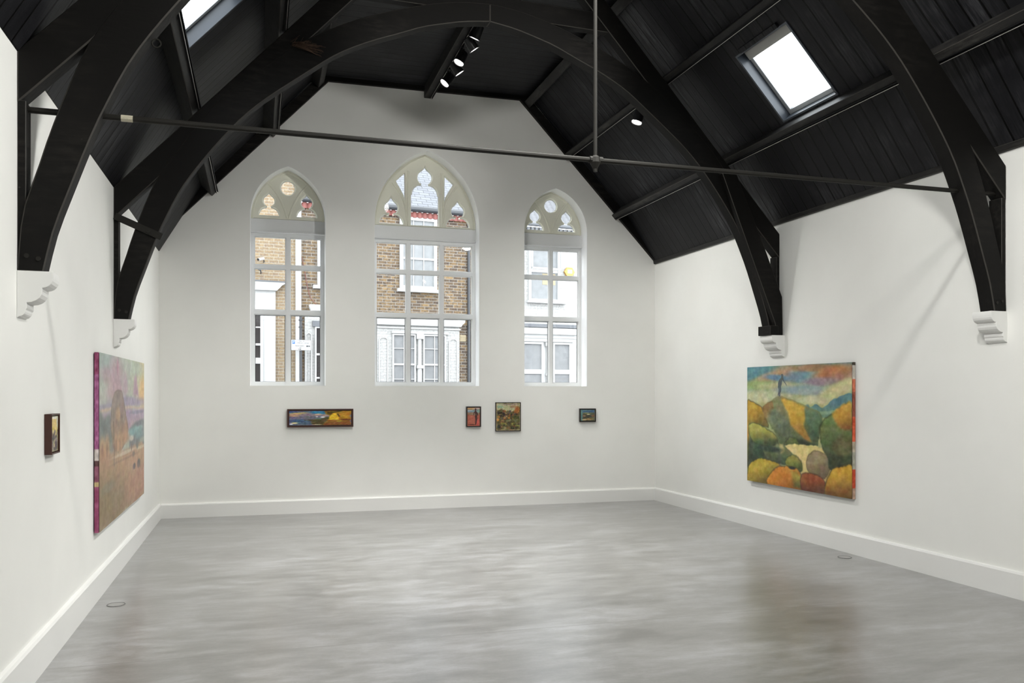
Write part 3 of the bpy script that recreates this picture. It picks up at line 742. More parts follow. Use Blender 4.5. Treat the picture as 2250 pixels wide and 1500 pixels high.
# --- large rocks painting (right wall)
def RP(pts):
    out = []
    for x, y in pts:
        top = 193-(x-177)*.059; bot = 1203+(x-177)*.178; out.append(((x-177)/935, (y-top)/(bot-top)))
    return out
def rocks():
    c = Canvas(300, 225, (104, 142, 140))
    sky = sstep(0, .32, c.v + c.wv*.1)
    c.put(sky, (178, 180, 128)); 
    c.blob(.08, .04, .22, .09, (78, 130, 142), .9); c.blob(.25, .10, .25, .04, (176, 148, 112), .9, rot=-.2); c.blob(.42, .06, .14, .07, (170, 136, 104), .8)
    c.blob(.33, .10, .12, .025, (86, 128, 160), .9, rot=.1); c.blob(.55, .09, .12, .05, (98, 138, 160), .8); c.blob(.68, .03, .2, .03, (158, 112, 72), .85)
    c.blob(.85, .07, .18, .055, (184, 120, 70), .95, rot=-.15); c.blob(.93, .12, .14, .05, (170, 122, 100), .9); c.blob(.74, .14, .16, .035, (148, 128, 140), .85)
    c.blob(.1, .16, .2, .04, (152, 176, 110), .85); c.blob(.35, .17, .22, .03, (190, 186, 140), .8); c.blob(.55, .20, .22, .035, (124, 150, 160), .8)
    c.blob(.12, .26, .2, .05, (196, 196, 160), .9); c.blob(.7, .22, .18, .03, (150, 160, 158), .8)
    c.blob(.88, .21, .17, .05, (196, 190, 136), .95, rot=-.42); c.blob(.97, .17, .08, .05, (206, 200, 150), .9, rot=-.5); c.blob(.68, .28, .14, .03, (206, 204, 168), .9)
    c.poly(RP([(740, 530), (765, 520), (790, 540), (830, 515), (880, 550), (960, 480), (1112, 420), (1112, 640), (740, 620)]), (88, 128, 134), shade=(0, 1, (110, 140, 120)))
    c.poly(RP([(860, 580), (1112, 560), (1112, 600), (860, 610)]), (132, 160, 130))
    c.poly(RP([(177, 488), (230, 498), (330, 558), (380, 640), (400, 720), (300, 700), (205, 720), (177, 690)]), (196, 158, 52), shade=(.5, 1, (108, 92, 40)), edge=(60, 60, 40))
    c.poly(RP([(177, 640), (195, 700), (205, 1100), (177, 1200)]), (190, 140, 50), shade=(0, 1, (50, 60, 40)))
    c.poly(RP([(330, 560), (400, 500), (500, 445), (620, 475), (740, 525), (850, 585), (885, 640), (865, 740), (840, 920), (780, 905), (560, 895), (500, 860), (440, 740), (380, 640)]), (128, 128, 84), shade=(.5, .8, (74, 92, 62)))
    c.poly(RP([(335, 560), (400, 505), (440, 490), (450, 600), (400, 640), (370, 630)]), (140, 112, 62))
    c.poly(RP([(400, 600), (450, 560), (560, 640), (640, 780), (700, 880), (540, 880), (480, 800), (420, 700)]), (106, 120, 96), soft=.03, shade=(.3, 1, (84, 98, 66)))
    c.poly(RP([(530, 462), (640, 495), (735, 540), (745, 640), (730, 720), (800, 860), (740, 850), (690, 790), (610, 700), (585, 600), (550, 520)]), (206, 168, 62), soft=.015, shade=(.5, 1, (156, 116, 50)))
    c.poly(RP([(740, 560), (850, 600), (880, 650), (850, 780), (810, 850), (760, 700)]), (94, 116, 86), soft=.02, shade=(0, 1, (60, 84, 62)))
    c.poly(RP([(620, 860), (700, 840), (830, 890), (830, 920), (640, 900)]), (50, 62, 42), soft=.02)
    c.poly(RP([(200, 830), (480, 860), (540, 960), (520, 1080), (400, 1060), (200, 1090)]), (58, 74, 56), soft=.03)
    c.poly(RP([(200, 715), (260, 688), (350, 715), (450, 785), (492, 860), (470, 905), (380, 905), (240, 860), (202, 800)]), (176, 168, 78), shade=(.1, 1, (62, 80, 48)), edge=(60, 70, 40))
    c.poly(RP([(330, 910), (420, 900), (500, 870), (590, 940), (620, 1000), (560, 1070), (480, 1040), (380, 1010)]), (112, 122, 82), shade=(0, 1, (66, 82, 58)), edge=(60, 70, 50))
    c.poly(RP([(500, 870), (530, 880), (550, 940), (520, 960), (500, 920)]), (180, 168, 112), soft=.012)
    c.poly(RP([(540, 880), (600, 810), (660, 830), (690, 895), (600, 910)]), (104, 118, 66), shade=(0, 1, (70, 84, 50)), edge=(60, 70, 50))
    c.poly(RP([(560, 892), (700, 890), (895, 925), (945, 1080), (912, 1225), (800, 1165), (700, 1150), (690, 1040), (620, 970)]), (222, 204, 138), shade=(0, 1, (206, 184, 116)))
    c.poly(RP([(760, 1000), (830, 945), (910, 985), (945, 1080), (905, 1195), (800, 1160), (755, 1090)]), (146, 130, 98), shade=(.6, 1, (108, 96, 70)), edge=(96, 84, 60))
    c.poly(RP([(570, 1010), (640, 985), (700, 1040), (712, 1110), (680, 1140), (600, 1110), (560, 1060)]), (140, 136, 66), shade=(.2, 1, (70, 82, 44)), edge=(50, 60, 36))
    c.poly(RP([(860, 740), (900, 650), (980, 590), (1112, 520), (1112, 1090), (950, 1115), (925, 1010), (880, 920)]), (104, 122, 70), shade=(.2, 1, (48, 58, 38)), edge=(50, 60, 36))
    c.poly(RP([(955, 600), (1030, 530), (1112, 508), (1112, 740), (1040, 740), (990, 690)]), (204, 156, 60), soft=.015, shade=(.3, 1, (130, 84, 36)))
    c.poly(RP([(950, 900), (1010, 800), (1080, 800), (1112, 860), (1112, 960), (1000, 980)]), (98, 96, 58), soft=.02)
    c.poly(RP([(177, 1110), (230, 1030), (330, 1008), (450, 1040), (510, 1090), (430, 1210), (380, 1250), (177, 1220)]), (188, 164, 58), shade=(.5, 1, (112, 98, 44)), edge=(60, 64, 34))
    c.poly(RP([(385, 1245), (450, 1110), (560, 1085), (660, 1105), (705, 1180), (715, 1300)]), (206, 134, 48), shade=(.4, .8, (150, 92, 40)), edge=(70, 60, 30))
    c.poly(RP([(610, 1130), (660, 1120), (700, 1190), (712, 1290), (640, 1270)]), (176, 156, 66), soft=.02, shade=(0, 1, (90, 92, 44)))
    c.blob(.475, .835, .03, .012, (36, 44, 42)); c.blob(.25, .70, .12, .025, (44, 60, 56), .8)
    c.poly(RP([(705, 1160), (780, 1143), (870, 1178), (912, 1240), (905, 1330), (720, 1305)]), (156, 86, 50), shade=(.2, 1, (92, 52, 40)), edge=(70, 44, 34))
    c.poly(RP([(912, 1240), (960, 1110), (1040, 1075), (1112, 1060), (1112, 1375), (915, 1335)]), (204, 162, 58), shade=(.2, 1, (112, 76, 38)), edge=(60, 54, 30))
    # standing figure
    c.poly(RP([(524, 250), (536, 246), (543, 256), (541, 274), (546, 290), (556, 318), (573, 348), (570, 354), (552, 326), (536, 302), (530, 330), (522, 360), (522, 390), (510, 420), (512, 446), (500, 448), (500, 420), (504, 395), (500, 420), (494, 446), (486, 444), (496, 400), (490, 360), (494, 325), (508, 296), (524, 280)]), (74, 84, 88), soft=.003, warp=0)
    c.finish(36, .6, 1.0); return c
def frame_box(w, h, d, fw, mb=None):
    mb = mb or MB()
    mb.box(0, fw, -d, 0, 0, h); mb.box(w-fw, w, -d, 0, 0, h); mb.box(fw, w-fw, -d, 0, 0, fw); mb.box(fw, w-fw, -d, 0, h-fw, h); return mb
class EdgeC:
    pass
def edge_canvas(cols, n=160, amt=40):
    e = EdgeC(); h = n; w = 8; v = np.linspace(0, 1, h); arr = np.zeros((h, w, 3))
    for (a, b, col) in cols: arr[(v >= a) & (v <= b)] = col
    arr += (fbm(h, w, 40, 2, 3)-.5)[..., None]*amt*2; e.c = np.clip(arr, 5, 250); return e
def big_painting(label, paint, w, h, d, loc, rotz, edgecols, near_right, dark_edge):
    t = thing('canvas_painting', label, 'painting', loc, rotz, None)
    obj('stretcher', MB().box(.004, w-.004, -d+.003, 0, .004, h-.004), M['frame_black'], t)
    p = canvas_mesh('painted_canvas', paint, w, h, M['paint'], t, .98); p.location = (0, -d, 0)
    e = canvas_mesh('canvas_side', edge_canvas(edgecols), d-.006, h, M['edge'], t, .95, label=dark_edge)
    if near_right: e.location = (w+.001, -d+.004, 0); e.rotation_euler = (0, 0, PI/2)
    else: e.location = (-.001, -.002, 0); e.rotation_euler = (0, 0, -PI/2)
    return t
big_painting('large unframed painting of golden boulders with a standing figure, on the right wall', rocks(), 2.03, 1.475, .045, (W-.006, 9.655, .597), -PI/2,
    [(0, .02, (60, 50, 40)), (.02, .12, (205, 200, 190)), (.12, .22, (200, 110, 80)), (.22, .40, (150, 80, 62)), (.40, .58, (215, 92, 58)), (.58, .66, (190, 180, 160)), (.66, .78, (165, 165, 150)), (.78, .92, (205, 85, 55)), (.92, 1, (180, 150, 130))],
    True, 'paint-smeared orange and white canvas edge')

def desert():
    c = Canvas(230, 260, (176, 182, 168))
    c.put(sstep(.5, 1, c.u)*(1-sstep(.2, .4, c.v)), (214, 200, 150), .8); c.blob(1.0, .22, .14, .1, (222, 178, 112), .9); c.blob(.1, .05, .25, .06, (160, 176, 172), .7); c.blob(.75, .05, .2, .05, (176, 190, 172), .8)
    c.blob(.30, .12, .13, .11, (182, 150, 160), .85); c.blob(.28, .22, .16, .06, (186, 150, 158), .8); c.blob(.12, .12, .10, .05, (178, 152, 160), .7); c.blob(.50, .18, .05, .08, (178, 148, 162), .8)
    c.poly([(.68, .24), (.72, .12), (.76, .08), (.80, .14), (.84, .25)], (176, 144, 158), soft=.02); c.blob(.33, .06, .02, .05, (182, 130, 148), .8)
    c.blob(.62, .29, .45, .035, (158, 142, 168), .9, warp=.8); c.blob(.15, .31, .25, .02, (152, 142, 164), .8); c.poly([(.0, .315), (1, .33), (1, .345), (0, .335)], (204, 178, 148), soft=.015)
    c.poly([(.0, .34), (1, .345), (1, .48), (0, .50)], (168, 148, 168), soft=.02, shade=(0, 1, (186, 156, 156))); c.blob(.82, .365, .18, .012, (132, 128, 150), .8)
    c.poly([(0, .33), (.08, .37), (.18, .36), (.26, .44), (.26, .60), (0, .60)], (118, 122, 120), soft=.02, shade=(0, 1, (142, 136, 126)))
    c.poly([(.60, .47), (.8, .43), (1, .425), (1, .62), (.6, .62)], (122, 126, 130), soft=.015)
    c.blob(.72, .50, .12, .03, (128, 172, 170), .9, warp=1.6); c.blob(.66, .54, .05, .02, (214, 206, 190), .8, warp=1.5); c.blob(.9, .49, .1, .02, (140, 176, 172), .8, warp=1.5); c.blob(.88, .53, .12, .035, (118, 150, 150), .85, warp=1.2); c.blob(.95, .58, .1, .02, (160, 166, 150), .8)
    c.poly([(0, .58), (.3, .60), (.6, .60), (1, .62), (1, 1), (0, 1)], (182, 142, 110), soft=.02, shade=(-.5, 1, (142, 118, 84)))
    c.blob(.5, .62, .25, .012, (212, 198, 174), .8); c.blob(.9, .63, .12, .012, (206, 190, 160), .8)
    c.poly([(.205, .42), (.225, .32), (.245, .245), (.30, .222), (.36, .218), (.425, .232), (.455, .27), (.50, .33), (.545, .42), (.575, .48), (.545, .54), (.47, .57), (.35, .60), (.26, .57), (.225, .50)], (146, 130, 120), warp=.05, shade=(.3, 1, (164, 128, 100)), edge=(112, 96, 88))
    c.poly([(.29, .25), (.33, .24), (.34, .40), (.30, .42)], (126, 112, 106), soft=.02, k=.6); c.poly([(.44, .27), (.47, .32), (.50, .42), (.46, .44), (.44, .36)], (162, 146, 134), soft=.015, k=.6); c.blob(.27, .47, .05, .05, (150, 118, 94), .6)
    c.blob(.34, .36, .05, .04, (188, 152, 106), .6); c.blob(.42, .30, .025, .06, (160, 140, 130), .6); c.blob(.52, .52, .08, .04, (190, 142, 108), .7)
    for u0 in (.05, .13, .30, .38): c.blob(u0, .545, .045, .065, (190, 146, 104), .8); c.blob(u0, .56, .018, .045, (138, 104, 80), .6)
    c.poly([(.25, .40), (.262, .40), (.272, .67), (.262, .68)], (112, 86, 76), soft=.004, warp=.01)
    c.blob(.80, .60, .03, .03, (110, 112, 106), .9); c.blob(.70, .655, .03, .018, (120, 112, 100), .8); c.blob(.5, .66, .3, .008, (140, 110, 92), .5); c.blob(.65, .60, .012, .03, (120, 104, 92), .9)
    c.blob(.72, .745, .035, .022, (96, 92, 94), .95, .25); c.blob(.84, .745, .045, .035, (92, 90, 90), .95, .25)
    c.blob(.85, .88, .3, .12, (178, 128, 106), .7); c.blob(.15, .9, .3, .15, (136, 114, 82), .7); c.blob(.15, .78, .12, .03, (130, 124, 104), .6)
    c.finish(26, .5, .88); return c
big_painting('large unframed desert rock painting with a magenta edge, on the left wall', desert(), 2.87, 1.51, .04, (.006, 7.735, .573), PI/2,
    [(0, .12, (150, 74, 110)), (.12, .54, (166, 98, 142)), (.54, .60, (205, 195, 190)), (.60, .63, (90, 60, 60)), (.63, .72, (140, 84, 104)), (.72, .745, (190, 170, 120)), (.745, 1, (150, 74, 108))],
    False, 'magenta-painted canvas edge')

def small_framed(label, paint, w, h, d, fw, fmat, loc, rotz, gap=.012, rec=.012, bright=1.15):
    t = thing('framed_painting', label, 'painting', loc, rotz, 'small box-framed paintings')
    fr = frame_box(w, h, d, fw); obj('frame', fr, fmat, t, bevel=.0015)
    obj('backing', MB().box(fw, w-fw, -.012, -.002, fw, h-fw), M['frame_black'], t)
    p = canvas_mesh('painted_panel', paint, w-2*fw-2*gap, h-2*fw-2*gap, M['paint'], t, bright); p.location = (fw+gap, -d+rec, fw+gap)
    obj('panel_edge', MB().box(fw+gap, w-fw-gap, -d+rec+.001, -.011, fw+gap, h-fw-gap), M['cream'], t)
    return t
def fw_loc(s, z, off=-.002): return (s*math.cos(FROT)-off*math.sin(FROT), YF + s*math.sin(FROT) + off*math.cos(FROT), z)
def coast():
    c = Canvas(210, 64, (110, 112, 132))
    c.blob(.05, .12, .1, .1, (70, 100, 150)); c.blob(.17, .18, .14, .08, (196, 172, 110), rot=-.25*.3); c.blob(.08, .3, .1, .1, (190, 146, 120)); c.blob(.3, .3, .14, .14, (128, 112, 128)); c.blob(.48, .1, .14, .12, (52, 128, 176))
    c.blob(.46, .25, .06, .07, (196, 176, 150)); c.blob(.3, .45, .18, .1, (104, 98, 112)); c.blob(.57, .33, .05, .06, (168, 140, 132)); c.blob(.5, .5, .1, .08, (88, 104, 108)); c.blob(.2, .7, .25, .12, (58, 88, 122)); c.blob(.3, .85, .2, .1, (72, 96, 120))
    c.poly([(.2, .62), (.45, .58), (.55, .48), (.66, .42), (.8, .6), (.6, 1), (.38, 1), (.33, .75)], (78, 70, 40), warp=.12, soft=.03)
    c.poly([(.58, .0), (1, .0), (1, 1), (.55, 1), (.62, .6), (.68, .45), (.62, .3)], (176, 124, 34), warp=.08, soft=.02, shade=(.2, 1, (128, 78, 40)))
    c.poly([(.58, 0), (.82, 0), (.78, .12), (.66, .3), (.62, .22)], (92, 74, 24), warp=.12, soft=.03); c.poly([(.63, .6), (.66, .3), (.76, .14), (.80, .3), (.80, .62), (.72, .62)], (216, 176, 40), warp=.06, soft=.02)
    c.poly([(.77, .2), (.80, .22), (.815, .42), (.80, .42)], (50, 34, 14), soft=.02); c.blob(.9, .4, .07, .12, (190, 140, 40)); c.blob(.93, .62, .09, .05, (110, 58, 36)); c.blob(.8, .72, .05, .05, (160, 130, 30))
    c.blob(.535, .43, .035, .04, (225, 225, 228)); c.blob(.44, .41, .02, .03, (215, 215, 215)); c.blob(.09, .84, .05, .05, (214, 210, 150)); c.blob(.03, .92, .03, .04, (230, 230, 225)); c.blob(.44, .96, .08, .02, (200, 170, 160))
    c.put((np.abs(c.u-.345) < .004)*(c.v < .55)*1.0, (70, 76, 110), .8)
    c.finish(46, .9); return c
small_framed('long narrow dark-framed landscape with blue sky and golden cliff, under the left window', coast(), .935, .262, .05, .022, M['frame_brown'], fw_loc(1.715, 1.243), FROT, .006)
def stroller():
    c = Canvas(56, 80, (168, 96, 78))
    c.poly([(0, 0), (1, 0), (1, .12), (0, .12)], (208, 168, 118), soft=.03); c.blob(.8, .06, .3, .05, (206, 180, 172)); c.poly([(0, .10), (1, .10), (1, .14), (0, .14)], (96, 100, 92), soft=.02); c.poly([(0, .14), (1, .14), (1, .27), (0, .27)], (120, 142, 152), soft=.03)
    c.blob(.2, .16, .25, .02, (190, 190, 196)); c.blob(.9, .2, .1, .1, (130, 160, 146)); c.blob(.5, .34, .6, .06, (140, 120, 100)); c.blob(.8, .8, .14, .2, (196, 92, 84)); c.blob(.3, .5, .12, .06, (182, 110, 90))
    c.poly([(.60, .06), (.70, .05), (.72, .12), (.69, .17), (.76, .24), (.84, .30), (.86, .42), (.80, .42), (.78, .32), (.78, .5), (.80, .62), (.74, .8), (.70, .92), (.62, .92), (.64, .7), (.60, .5), (.60, .34), (.56, .28), (.50, .44), (.46, .43), (.52, .24), (.60, .2)], (66, 44, 42), soft=.02, warp=.02)
    c.blob(.35, .93, .32, .018, (60, 20, 14)); c.blob(.66, .38, .06, .05, (120, 80, 74), .7)
    c.finish(34); return c
small_framed('small portrait-format painting of a dark figure on red sand, right of the middle window edge', stroller(), .228, .312, .05, .014, M['frame_black'], fw_loc(4.344, 1.218), FROT, .003)
def thicket():
    c = Canvas(90, 100, (92, 84, 52))
    c.poly([(0, 0), (1, 0), (1, .12), (.86, .2), (.72, .26), (.6, .32), (.45, .28), (.38, .30), (.2, .22), (0, .26)], (168, 164, 128), soft=.02, warp=.08); c.blob(.6, .05, .4, .02, (140, 120, 112)); c.blob(.15, .14, .15, .05, (140, 160, 130)); c.blob(.75, .13, .2, .04, (150, 128, 96))
    for i in range(70):
        q = rng.random(3); c.blob(.02+.9*q[0], .28+.35*q[1]*(1), .03+.03*q[2], .02+.03*q[2], [(190, 128, 60), (120, 74, 44), (44, 34, 34), (70, 60, 66), (172, 140, 96), (38, 34, 22)][int(rng.integers(6))], .85)
    c.blob(.88, .25, .1, .12, (150, 84, 40)); c.blob(.85, .52, .2, .09, (74, 76, 42)); c.blob(.7, .64, .35, .04, (104, 104, 72))
    for i in range(50):
        q = rng.random(3); c.blob(q[0], .66+.34*q[1], .04+.05*q[2], .02+.03*q[2], [(92, 96, 50), (70, 62, 40), (124, 84, 56), (150, 136, 104), (40, 44, 34), (132, 130, 60)][int(rng.integers(6))], .8)
    c.put((c.u < .03)*1.0, (196, 176, 130), .7); c.put((c.v > .97)*1.0, (190, 176, 150), .6); c.put((c.u > .97)*sstep(.3, .4, c.v), (190, 180, 160), .5)
    c.finish(50); return c
small_framed('nearly square thin-framed painting of tangled brown rocks under pale sky, between middle and right windows', thicket(), .40, .445, .04, .010, M['frame_black'], fw_loc(4.806, 1.147), FROT, .002, .006)
def lagoon():
    c = Canvas(64, 52, (84, 84, 66))
    c.poly([(0, 0), (1, 0), (1, .3), (0, .3)], (62, 92, 124), soft=.05, warp=.1); c.blob(.4, .06, .4, .05, (98, 130, 136)); c.poly([(0, 0), (.12, 0), (.13, 1), (0, 1)], (92, 128, 128), soft=.03, warp=.05)
    c.blob(.4, .3, .25, .04, (140, 150, 100)); c.blob(.75, .3, .2, .05, (96, 104, 78)); c.blob(.55, .42, .1, .04, (196, 190, 150)); c.blob(.25, .55, .12, .06, (136, 104, 80)); c.blob(.55, .58, .2, .07, (54, 56, 52)); c.blob(.9, .56, .14, .08, (120, 86, 58)); c.blob(.35, .72, .25, .03, (36, 34, 16)); c.blob(.6, .85, .3, .08, (156, 128, 84)); c.blob(.25, .9, .15, .06, (180, 166, 130)); c.blob(.8, .78, .2, .05, (104, 92, 52))
    c.put((c.u > .97)*1.0, (190, 190, 180), .5)
    c.finish(44); return c
small_framed('smallest black-framed painting of blue water and rocks, under the right window', lagoon(), .27, .212, .05, .012, M['frame_black'], fw_loc(6.175, 1.277), FROT, .006)
def blossom():
    c = Canvas(60, 70, (150, 144, 110))
    c.poly([(0, 0), (1, 0), (1, .5), (0, .6)], (206, 184, 116), soft=.05, warp=.15); c.blob(.5, .04, .5, .04, (214, 210, 196)); c.blob(.9, .15, .08, .2, (196, 196, 186)); c.blob(.35, .4, .2, .08, (176, 156, 60))
    for i in range(46):
        q = rng.random(3); c.blob(q[0], .42+.55*q[1], .05+.07*q[2], .02+.04*q[2], [(60, 46, 54), (40, 34, 36), (120, 104, 112), (200, 190, 140), (172, 160, 96), (96, 84, 88)][int(rng.integers(6))], .85)
    c.blob(.75, .85, .2, .12, (72, 60, 66)); c.finish(44); return c
small_framed('small deep brown box-framed painting, leftmost on the left wall', blossom(), .235, .262, .043, .010, M['frame_brown'], (.002, 6.05, 1.345), PI/2, .006, .010)

# floor caps
for i, (x, y, lb) in enumerate(((.197, 7.578, 'round flush metal floor cap near the left wall'), (7.266, 7.524, 'round flush metal floor cap near the right wall'))):
    t = thing('floor_cap', lb, 'floor cap', (x, y, 0), 0, 'round floor caps')
    obj('disc', MB().tube([(0, 0, .0005), (0, 0, .003)], .062, 32), M['concmetal'], t)
    rg = MB(); n = 36; vs = []; fs = []
    for k in range(n):
        a = 2*PI*k/n; c_, s_ = math.cos(a), math.sin(a); vs += [(.063*c_, .063*s_, .0008), (.072*c_, .072*s_, .0008), (.070*c_, .070*s_, .0042), (.064*c_, .064*s_, .0042)]
    for k in range(n):
        for j in range(4): a, b = 4*k, 4*((k+1) % n); fs.append((a+j, b+j, b+(j+1) % 4, a+(j+1) % 4))
    obj('rim', rg.add(vs, fs), M['greyrim'], t)

# ------------------------------------------------------------------ street and houses opposite
EROT = math.radians(7); EO = (0, 21.0, 0)
def house(name, label): return thing(name, label, 'house', EO, EROT, None)
struct(obj('street_ground', MB().box(-30, 50, 12.95, 60, -.45, -.25), M['asphalt']))
def sash(h, x0, x1, z0, z1, fr, cols, bars, pane_mat, y=-.04, mid=None, bt=.02):
    mb = MB()
    mb.box(x0, x0+fr, y-.03, .02, z0, z1); mb.box(x1-fr, x1, y-.03, .02, z0, z1); mb.box(x0+fr, x1-fr, y-.03, .02, z1-fr, z1); mb.box(x0+fr, x1-fr, y-.03, .02, z0, z0+fr)
    cw = (x1-x0-2*fr)/cols
    for i in range(1, cols): mb.box(x0+fr+i*cw-bt/2, x0+fr+i*cw+bt/2, y-.012, .0, z0+fr, z1-fr)
    for z, t in bars: mb.box(x0+fr, x1-fr, y-.018, .0, z-t/2, z+t/2)
    w = obj('window', mb, M['render'], h)
    obj('pane', MB().box(x0+fr, x1-fr, y+.012, y+.016, z0+fr, z1-fr), pane_mat, w)
    return w
def holed_wall(x0, x1, z0, z1, th=.3): return MB().box(x0, x1, 0, th, z0, z1)

# A: yellow brick house
h = house('brick_house', 'yellow brick house with a white bay front, seen through the left window')
obj('wall', holed_wall(-5, 2.33, -.25, 8.2), M['brick_y'], h)
obj('bay_front', MB().box(-1.4, 1.72, -.06, 0, -.25, 4.20), M['render'], h)
cp = [(-1.6, 4.19), (1.74, 4.19), (1.80, 4.25), (1.86, 4.32), (1.93, 4.36), (1.95, 4.40), (-1.6, 4.40)]
obj('cornice', MB().prism(cp, -.16, 0), M['render'], h, bevel=.01)
obj('lead_capping', MB().prism([(-1.6, 4.40), (1.97, 4.40), (1.97, 4.42), (-1.6, 4.47)], -.18, 0), M['lead'], h)
sash(h, .55, 1.42, 1.2, 3.75, .06, 2, [(2.89, .05), (3.30, .03), (2.50, .14)], M['darkglass'], y=-.10)
obj('drainpipe', MB().box(2.20, 2.33, -.08, .0, -.25, 8.2), M['render'], h, label='white painted vertical board beside the brickwork')
for (x, z, lb, flip) in ((1.40, 4.93, 'white security camera on yellow brickwork, the upper of two', -1), (1.33, 4.66, 'dark-bellied security camera just above the bay cornice, the lower of two', 1)):
    t = thing('security_camera', lb, 'security camera', EO, EROT, 'security cameras on the brick house')
    body = Vector((-.13, -.10, -.045 if flip < 0 else .05)); c0 = Vector((x+.03, -.12, z+.02))
    obj('housing', MB().tube([c0, c0+body], .035, 10), M['render'] if flip < 0 else M['lead'], t)
    obj('camera_lens', MB().tube([c0+body, c0+body*1.1], .03, 10), M['blackm'], t)
    obj('bracket', MB().tube([(x+.05, -.0, z-.05), (x+.05, -.08, z-.05), tuple(c0)], .014, 6), M['pipe'], t)
# B: stock brick house
h = house('brick_house', 'mottled brown brick house with slate roof and white bays, seen through the middle window')
obj('wall', holed_wall(2.335, 7.20, -.25, 6.28), M['brick_s'], h)
sash(h, 2.73, 3.75, 4.39, 6.27, .09, 3, [(5.2, .05)], M['curtain_light'])
obj('window_sill', MB().box(2.62, 3.86, -.14, 0, 4.30, 4.385), M['render'], h)
sash(h, 4.83, 5.83, 4.41, 6.27, .085, 3, [(5.20, .05)], M['curtain_light'])
obj('window_sill', MB().box(4.76, 5.91, -.14, 0, 4.33, 4.41), M['render'], h)
obj('bay_front', MB().box(2.42, 4.02, -.05, 0, -.25, 3.62), M['brick_w'], h)
obj('cornice', MB().prism([(2.56, 3.74), (4.1, 3.74), (4.1, 3.90), (2.52, 3.90), (2.52, 3.84)], -.14, 0), M['render'], h, bevel=.01)
mb = MB().box(2.6, 4.0, -.12, -.05, 3.36, 3.50); obj('window_hood', mb, M['lead'], h)
sash(h, 2.66, 3.6, 1.2, 3.36, .035, 1, [(2.68, .05), (2.1, .04)], M['darkglass'], y=-.075)
def panel(h, x0, x1, z1):
    mb = MB()
    for x in (x0, x1): mb.box(x-.012, x+.012, -.09, -.05, .4, z1)
    mb.tube([(x0+(x1-x0)*.5*(1-math.cos(a)), -.075, z1+.08*math.sin(a)) for a in [i*PI/8 for i in range(9)]], .012, 6)
    obj('panel_moulding', mb, M['render'], h)
panel(h, 2.44, 2.58, 3.12)
obj('bay_front', MB().box(4.22, 6.45, -.06, 0, -.25, 3.50), M['brick_w'], h)
obj('cornice', MB().prism([(4.20, 3.46), (6.47, 3.46), (6.50, 3.52), (6.56, 3.56), (6.58, 3.64), (4.20, 3.64)], -.17, 0), M['render'], h, bevel=.012)
obj('cornice', MB().box(4.22, 6.47, -.10, -.05, 3.38, 3.42), M['render'], h)
obj('window_hood', MB().box(4.60, 6.13, -.13, -.05, 3.25, 3.31), M['render'], h, bevel=.008)
for a, b in ((4.62, 5.235), (5.44, 6.06)): sash(h, a, b, .8, 3.24, .035, 2, [(2.87, .018), (2.46, .045), (2.08, .018)], M['curtain'], y=-.08)
cm = MB().tube([(5.34, -.10, .8), (5.34, -.10, 2.40)], .055, 12); cm.box(5.26, 5.42, -.17, -.05, 2.36, 2.44); cm.tube([(5.34, -.10, 2.44), (5.34, -.10, 3.12)], .045, 12); cm.box(5.25, 5.43, -.18, -.05, 3.12, 3.25)
obj('column', cm, M['render'], h)
panel(h, 4.28, 4.50, 3.06); panel(h, 6.16, 6.38, 3.06)
obj('drainpipe', MB().tube([(6.72, -.05, -.25), (6.72, -.05, 6.3)], .04, 12), M['pipe'], h, label='black drainpipe')
vm = MB().box(6.47, 6.65, -.02, 0, 3.09, 3.26)
for i in range(5): vm.box(6.48, 6.64, -.032, -.02, 3.10+i*.032, 3.118+i*.032)
obj('air_vent', vm, M['vent'], h, label='cream slatted air vent')
def wavy(x0, x1, z0, z1, y0, amp, per, mat, h, name, slope=.0):
    mb = MB(); n = int((x1-x0)/per*8); vs = []; fs = []
    for i in range(n+1):
        x = x0 + (x1-x0)*i/n; w = abs(math.sin(PI*(x-x0)/per))
        vs += [(x, y0-amp*w, z0-.4*amp*w), (x, y0-amp*w+slope, z1)]
    for i in range(n): fs.append((2*i, 2*i+2, 2*i+3, 2*i+1))
    n0 = len(vs); vs2 = [(a, b+.03, c) for a, b, c in vs]; mb.add(vs + vs2, fs + [tuple(j+n0 for j in f[::-1]) for f in fs] + [(2*i, 2*i+n0, 2*i+2+n0, 2*i+2) for i in range(n)])
    return obj(name, mb, mat, h)
wavy(2.345, 7.2, 6.27, 6.40, -.06, .05, .14, M['redtile'], h, 'eaves_tiles', .02)
obj('gutter', MB().tube([(2.345, -.10, 6.47), (7.2, -.10, 6.47)], .075, 12), M['pipe'], h, label='dark eaves gutter')
def slate_roof(x0, x1, z0, z1, y0, y1, mat, h):
    L = math.hypot(y1-y0, z1-z0)
    me = bpy.data.meshes.new('roof'); me.from_pydata([(x0, y0, z0), (x1, y0, z0), (x1, y1, z1), (x0, y1, z1), (x0, y0, z0-.06), (x1, y0, z0-.06), (x1, y1, z1-.06), (x0, y1, z1-.06)], [],
        [(0, 1, 2, 3), (7, 6, 5, 4), (0, 4, 5, 1), (2, 6, 7, 3), (1, 5, 6, 2), (0, 3, 7, 4)])
    uv = me.uv_layers.new(name='UVMap'); co_ = [(x0, 0), (x1, 0), (x1, L), (x0, L)]
    for li_, c in zip(range(4), co_): uv.data[li_].uv = c
    return obj('roof', me, mat, h)
slate_roof(2.345, 7.2, 6.50, 10.6, -.10, 3.5, M['slate'], h)
obj('roof_vent_tile', MB().box(5.38, 5.60, .55, .62, 7.18, 7.26), M['pipe'], h)
